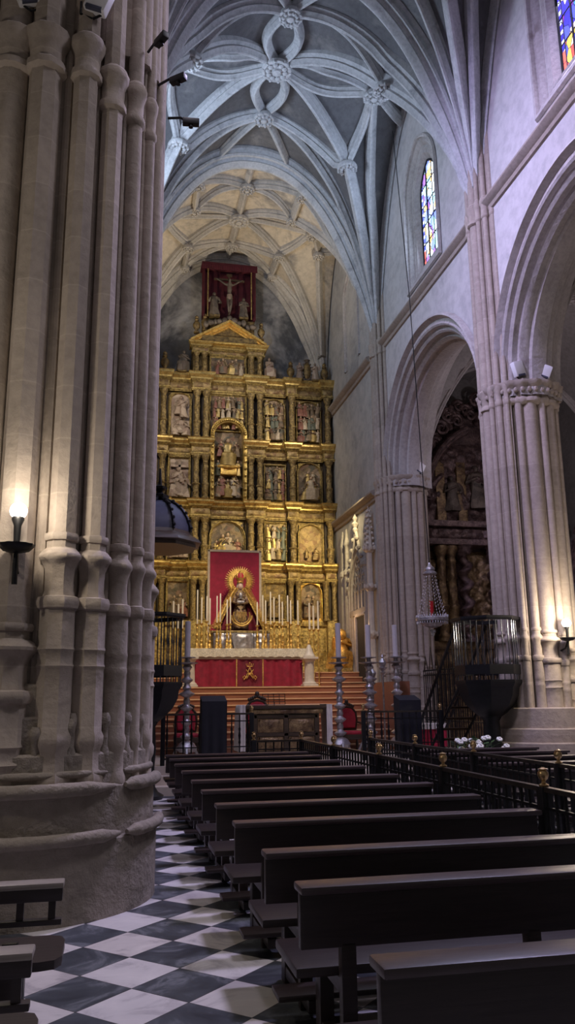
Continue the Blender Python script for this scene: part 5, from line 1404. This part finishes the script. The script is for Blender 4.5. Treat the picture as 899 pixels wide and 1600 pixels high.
for lb, p, r in (('uppermost of three small black cameras on the great left pillar', (.12, 7.05, 8.0), .5), ('middle one of three small black cameras on the great left pillar', (.24, 7.32, 7.86), .9), ('lowest of three small black cameras, on the edge of the great left pillar', (.36, 7.62, 7.72), 1.5)): cctv(lb, p, r)

# ------------------------------------------------------------------ iron grille, small altar behind it
t = thing('iron_grille', 'tall black iron grille with spiked top between the right pillar and the black pulpit', 'grille', (7.78, 20.7, ZS - .43))
L = 4.6; dx, dy = cos(radians(-72)), sin(radians(-72))
def gp(s): return (s * .0 + 0.25 + .0, -s, 0)
gx = lambda s: (.30 + .02 * s, -s)
m = MB()
for z in (.08, 1.05, 2.18, 2.30): 
    a, b = gx(0), gx(L); m.tube([(a[0], a[1], z), (b[0], b[1], z)], .022, 6)
m.build('cross_bar', M['iron'], t)
bar = MB(); bar.tube([(0, 0, .02), (0, 0, 2.3)], .011, 6); bar = bar.data('bar', M['iron'])
N = 36
for k in range(N + 1):
    p = gx(L * k / N); o = bpy.data.objects.new('bar', bar); COL.objects.link(o); o.parent = t; o.location = (p[0], p[1], 0)
for k in range(13):
    s = L * (k + .5) / 13; p = gx(s); hh = .62 if k % 3 == 1 else .38
    m = MB()
    for q in (-1, 1): m.tube([(p[0], p[1] + q * .14, 2.3), (p[0], p[1] + q * .07, 2.3 + hh * .5), (p[0], p[1], 2.3 + hh)], .013, 5, [.014, .013, .004])
    m.build('spike', M['iron'], t)
t = thing('side_table', 'small red-draped table with white top beside the right pillar, behind the black lectern', 'table', (7.15, 19.0, ZS))
m = MB(); m.box(.02, .76, .02, .5, .50, .54)
for x in (.06, .70):
    for y in (.05, .44): m.box(x, x + .05, y, y + .05, 0, .52)
m.build('table_frame', M['wood2'], t)
m = MB(); m.grid(lambda u, v: (.78 * u, -.0 - .012 * sin(u * 40), .03 + .48 * v), 40, 4)
for s in (0, 1): m.grid(lambda u, v: (.78 * s + .01 * sin(u * 30), .52 * u, .03 + .48 * v), 20, 4)
m.build('red_drape', M['crimson'], t, 60)
m = MB(); m.box(-.03, .81, -.04, .56, .54, .57, .01); m.grid(lambda u, v: (-.03 + .84 * u, -.04 - .008 * sin(u * 50), .44 + .12 * v), 40, 2); m.build('white_top', M['cloth'], t, 60)
# ------------------------------------------------------------------ dark side altarpiece
SX, SY = 12.15, 24.4
sa = thing('side_altarpiece', 'dark carved side altarpiece with twisted columns seen through the right arch', 'altarpiece', (SX, SY, 0.02))
m = MB(); m.box(-2.4, 2.4, .25, .5, 0, 8.4); P = arch_poly(-2.35, 2.35, 8.0, 11.4, 24, 2.9); m.prism(P, .3, .5); m.build('back_panel', M['darkcarve'], sa)
m = MB(); m.box(-2.35, 2.35, -.05, .3, 0, 3.3); m.box(-2.45, 2.45, -.15, .3, 3.1, 3.35, .03); m.box(-2.45, 2.45, -.15, .3, 1.0, 1.15, .03); carved(m, -2.3, 2.3, 1.3, 3.0, -.06, .14, 2, 7, 90, 34); m.build('predella', M['darkgold'], sa, 50)
for x in (-1.10, -.07, .9, 1.9):
    m = MB(); n = 90
    rs = []
    for i in range(n + 1):
        z = 3.4 + 2.75 * i / n; a = i / n * 2 * pi * 4.6; cxx, cyy = x + .10 * cos(a), -.2 + .10 * sin(a)
        rr = .17 + .02 * sin(a * 2)
        rs.append([(cxx + rr * cos(b), cyy + rr * sin(b), z) for b in [2 * pi * j / 14 for j in range(14)]])
    m.rings(rs); m.lathe([(.26, 0), (.26, .06), (.2, .1)], (x, -.2, 3.32), 16); m.lathe([(.18, 0), (.24, .1), (.22, .2), (.3, .3)], (x, -.2, 6.12), 16, mod=lambda a, z: 1 + .1 * cos(6 * a)); m.build('twisted_column', M['darkcarve'], sa, 60)
for x in (-1.9, -1.55):
    m = MB(); column(m, x, 3.35, 6.4, .16, x, -.15); m.build('side_column', M['darkgold'], sa, 50)
m = MB(); carved(m, -2.35, -1.3, 3.4, 6.3, .18, .2, 1, 7, 24, 60); carved(m, -.95, .7, 3.4, 6.3, .18, .2, 3, 7, 36, 60); carved(m, 1.0, 2.3, 3.4, 6.3, .18, .2, 5, 7, 30, 60); m.build('carved_field', M['darkgold'], sa, 60)
m = MB(); m.box(-2.5, 2.5, -.4, .3, 6.42, 6.62, .03); carved(m, -2.4, 2.4, 6.62, 7.0, -.28, .12, 6, 9, 90, 10); m.box(-2.5, 2.5, -.28, .3, 6.62, 7.0); m.box(-2.6, 2.6, -.5, .3, 7.0, 7.2, .03); m.build('entablature', M['darkcarve'], sa)
m = MB(); carved(m, -2.2, 2.2, 7.25, 10.0, .12, .3, 9, 5, 70, 46); m.build('upper_relief', M['darkcarve'], sa, 60)
for x in (-1.75, -1.0, .9):
    m = MB(); m.box(x - .16, x + .16, -.1, .3, 7.2, 9.3, .03); m.build('upper_pilaster', M['darkgold'], sa)
m = MB(); figure(m, -.45, -.1, 7.7, 1.5, 3, 1.2); figure(m, -1.35, -.1, 7.6, 1.2, 6, 1.1); m.build('carved_saint', M['statue'], sa, 50)
P = [(-2.3 + 2.3 * (1 - cos(pi / 2 * i / 14)), 7.9 + 2.6 * sin(pi / 2 * i / 14)) for i in range(15)]
for s in (-1, 1):
    m = MB()
    for k, (rr, yy, ex) in enumerate(((.13, -.2, 0), (.09, -.36, .14), (.08, -.1, .24))): m.tube([(s * x * (1 + ex * .06), yy, z + ex * .5) for x, z in P[:12]], rr, 8)
    m.build('curved_pediment', M['darkcarve'], sa)
m = MB(); R = random.Random(11)
def volute(cx_, cz_, r0, d, y):
    m.tube([(cx_ + d * (r0 * (1 - t * .8)) * cos(t * 10), y, cz_ + (r0 * (1 - t * .8)) * sin(t * 10)) for t in [i / 26 for i in range(27)]], .06, 6, [.075 * (1 - .5 * i / 26) for i in range(27)])
for i in range(34):
    a = radians(8 + 164 * i / 33); ra = 2.36 - .16 * (i % 2); rz_ = 2.9 - .25 * (i % 3)
    volute(-ra * cos(a), 8.65 + rz_ * sin(a), R.uniform(.18, .3), R.choice((-1, 1)), R.uniform(-.15, .05))
for i in range(40):
    a = R.uniform(.1, pi - .1); k = R.uniform(.75, 1.03); m.ball((-2.35 * k * cos(a), R.uniform(-.1, .1), 8.7 + 2.8 * k * sin(a)), R.uniform(.07, .16), .12, R.uniform(.08, .2), 7, 5)
m.build('scroll_crest', M['darkcarve'], sa)

d2 = dup(sa, (14.6, 22.05, .02), -pi / 2, 'second, smaller dark carved altarpiece on the aisle wall, at the right edge behind the pillar')
d2.scale = (.65, .65, .65)
# ------------------------------------------------------------------ light
def area(name, loc, rot, sx, sy, e, col, spread=None):
    l = bpy.data.lights.new(name, 'AREA'); l.shape = 'RECTANGLE'; l.size = sx; l.size_y = sy; l.energy = e; l.color = col
    if spread: l.spread = radians(spread)
    o = bpy.data.objects.new(name, l); COL.objects.link(o); o.location = loc; o.rotation_euler = rot; return o
def aim(o, target):
    d = Vector(target) - Vector(o.location); o.rotation_euler = d.to_track_quat('-Z', 'Y').to_euler(); return o
def spot(name, loc, target, e, col, ang=60, blend=.6, r=.1):
    l = bpy.data.lights.new(name, 'SPOT'); l.energy = e; l.color = col; l.spot_size = radians(ang); l.spot_blend = blend; l.shadow_soft_size = r
    o = bpy.data.objects.new(name, l); COL.objects.link(o); o.location = loc; return aim(o, target)
def point(name, loc, e, col, r=.1):
    l = bpy.data.lights.new(name, 'POINT'); l.energy = e; l.color = col; l.shadow_soft_size = r
    o = bpy.data.objects.new(name, l); COL.objects.link(o); o.location = loc; return o
W = bpy.data.worlds.new('overcast'); SC.world = W; W.use_nodes = True
W.node_tree.nodes['Background'].inputs[0].default_value = (.56, .53, .54, 1); W.node_tree.nodes['Background'].inputs[1].default_value = .13
# daylight through the clerestory on both sides
aim(area('daylight', (WL - .1, 18.055, 14.6), (0, 0, 0), 1.1, 2.7, 330, (.60, .74, 1.0)), (7.6, 17.6, 14.2))
aim(area('daylight', (WR + .1, 18.055, 14.6), (0, 0, 0), 1.1, 2.7, 150, (.56, .70, 1.0)), (0, 17.6, 14.0))
aim(area('daylight', (WL - .1, 10.98, 14.6), (0, 0, 0), 1.1, 2.7, 560, (.60, .54, 1.0), 84), (7.6, 13, 8.5))
aim(area('daylight', (WR + .1, 10.98, 14.6), (0, 0, 0), 1.1, 2.7, 560, (.66, .60, 1.0), 84), (1.4, 9.5, 0))
aim(area('daylight', (WL - .1, 4.3, 14.5), (0, 0, 0), 2, 3.0, 260, (.84, .76, .92), 100), (6.5, 12, 1))
aim(area('daylight', (WR + .1, 4.3, 14.5), (0, 0, 0), 2, 3.0, 200, (.84, .80, .95), 90), (0, 3, 0))
# spotlights of the high altar, on the ledges beside the arch
for sx, e in ((7.05, 1150), (.35, 420)):
    spot('altar_spot', (sx, 22.5, 7.9), (3.7 + (sx - 3.7) * .55, 27.2, 5.4), e, (1, .80, .42), 74, .7)
    spot('altar_spot', (sx, 22.5, 12.2), (3.7, 27.2, 10.2), 480, (1, .84, .62), 80, .8)
    spot('vault_spot', (sx, 24.2, 12.3), (3.7 - (sx - 3.7) * .25, 25.0, 17.9), 430, (1, .86, .66), 110, .9)
spot('added_statue_spot', (3.7, 15.5, 11.5), (3.6, 22.6, 2.6), 3000, (1, .82, .60), 44, .8)  # unseen spot added in midair, without a fixture, to brighten statue and altar
point('globe_and_fill_light', (-.76, 6.34, 3.12), 19, (1, .88, .72), .075)
point('globe_and_fill_light', (8.22, 13.36, 3.0), 95, (1, .84, .66), .09)
point('stair_lamp', (6.75, 24.5, 4.0), 26, (1, .62, .32), .1)
point('aisle_fill_light', (11.4, 19.5, 8.6), 95, (.92, .80, .95), .2)  # added fill without a fixture, brightens the aisle and side altarpiece
point('aisle_fill_light', (11.0, 12.5, 6.5), 40, (1, .82, .76), .2)  # second added aisle fill, also without a fixture
point('globe_and_fill_light', (-2.7, 4.9, 4.4), 75, (1, .90, .78), .09)  # added fill with no globe of its own, widens the left pillar's wash
# ------------------------------------------------------------------ camera
f_px = 1265.0; yaw, pitch, roll = radians(12.08), radians(13.1), radians(-.66)
fw = Vector((sin(yaw) * cos(pitch), cos(yaw) * cos(pitch), sin(pitch))); rt = Vector((cos(yaw), -sin(yaw), 0)); up = rt.cross(fw)
r2 = rt * cos(roll) + up * sin(roll); u2 = -rt * sin(roll) + up * cos(roll)
cam = bpy.data.cameras.new('camera'); co = bpy.data.objects.new('camera', cam); COL.objects.link(co)
cam.sensor_fit = 'HORIZONTAL'; cam.sensor_width = 36; cam.lens = f_px / 899 * 36; cam.clip_start = .05; cam.clip_end = 200
Mx = Matrix((r2, u2, -fw)).transposed().to_4x4(); Mx.translation = Vector((0, 0, 1.6)); co.matrix_world = Mx
SC.camera = co
SC.view_settings.view_transform = 'Standard'; SC.view_settings.look = 'None'; SC.view_settings.gamma = 1; SC.view_settings.use_curve_mapping = False
SC.view_settings.exposure = 0
SC.cycles.use_denoising = True
SC.cycles.max_bounces = 6; SC.cycles.diffuse_bounces = 4; SC.cycles.glossy_bounces = 3; SC.cycles.transmission_bounces = 4
SC.cycles.sample_clamp_indirect = 6
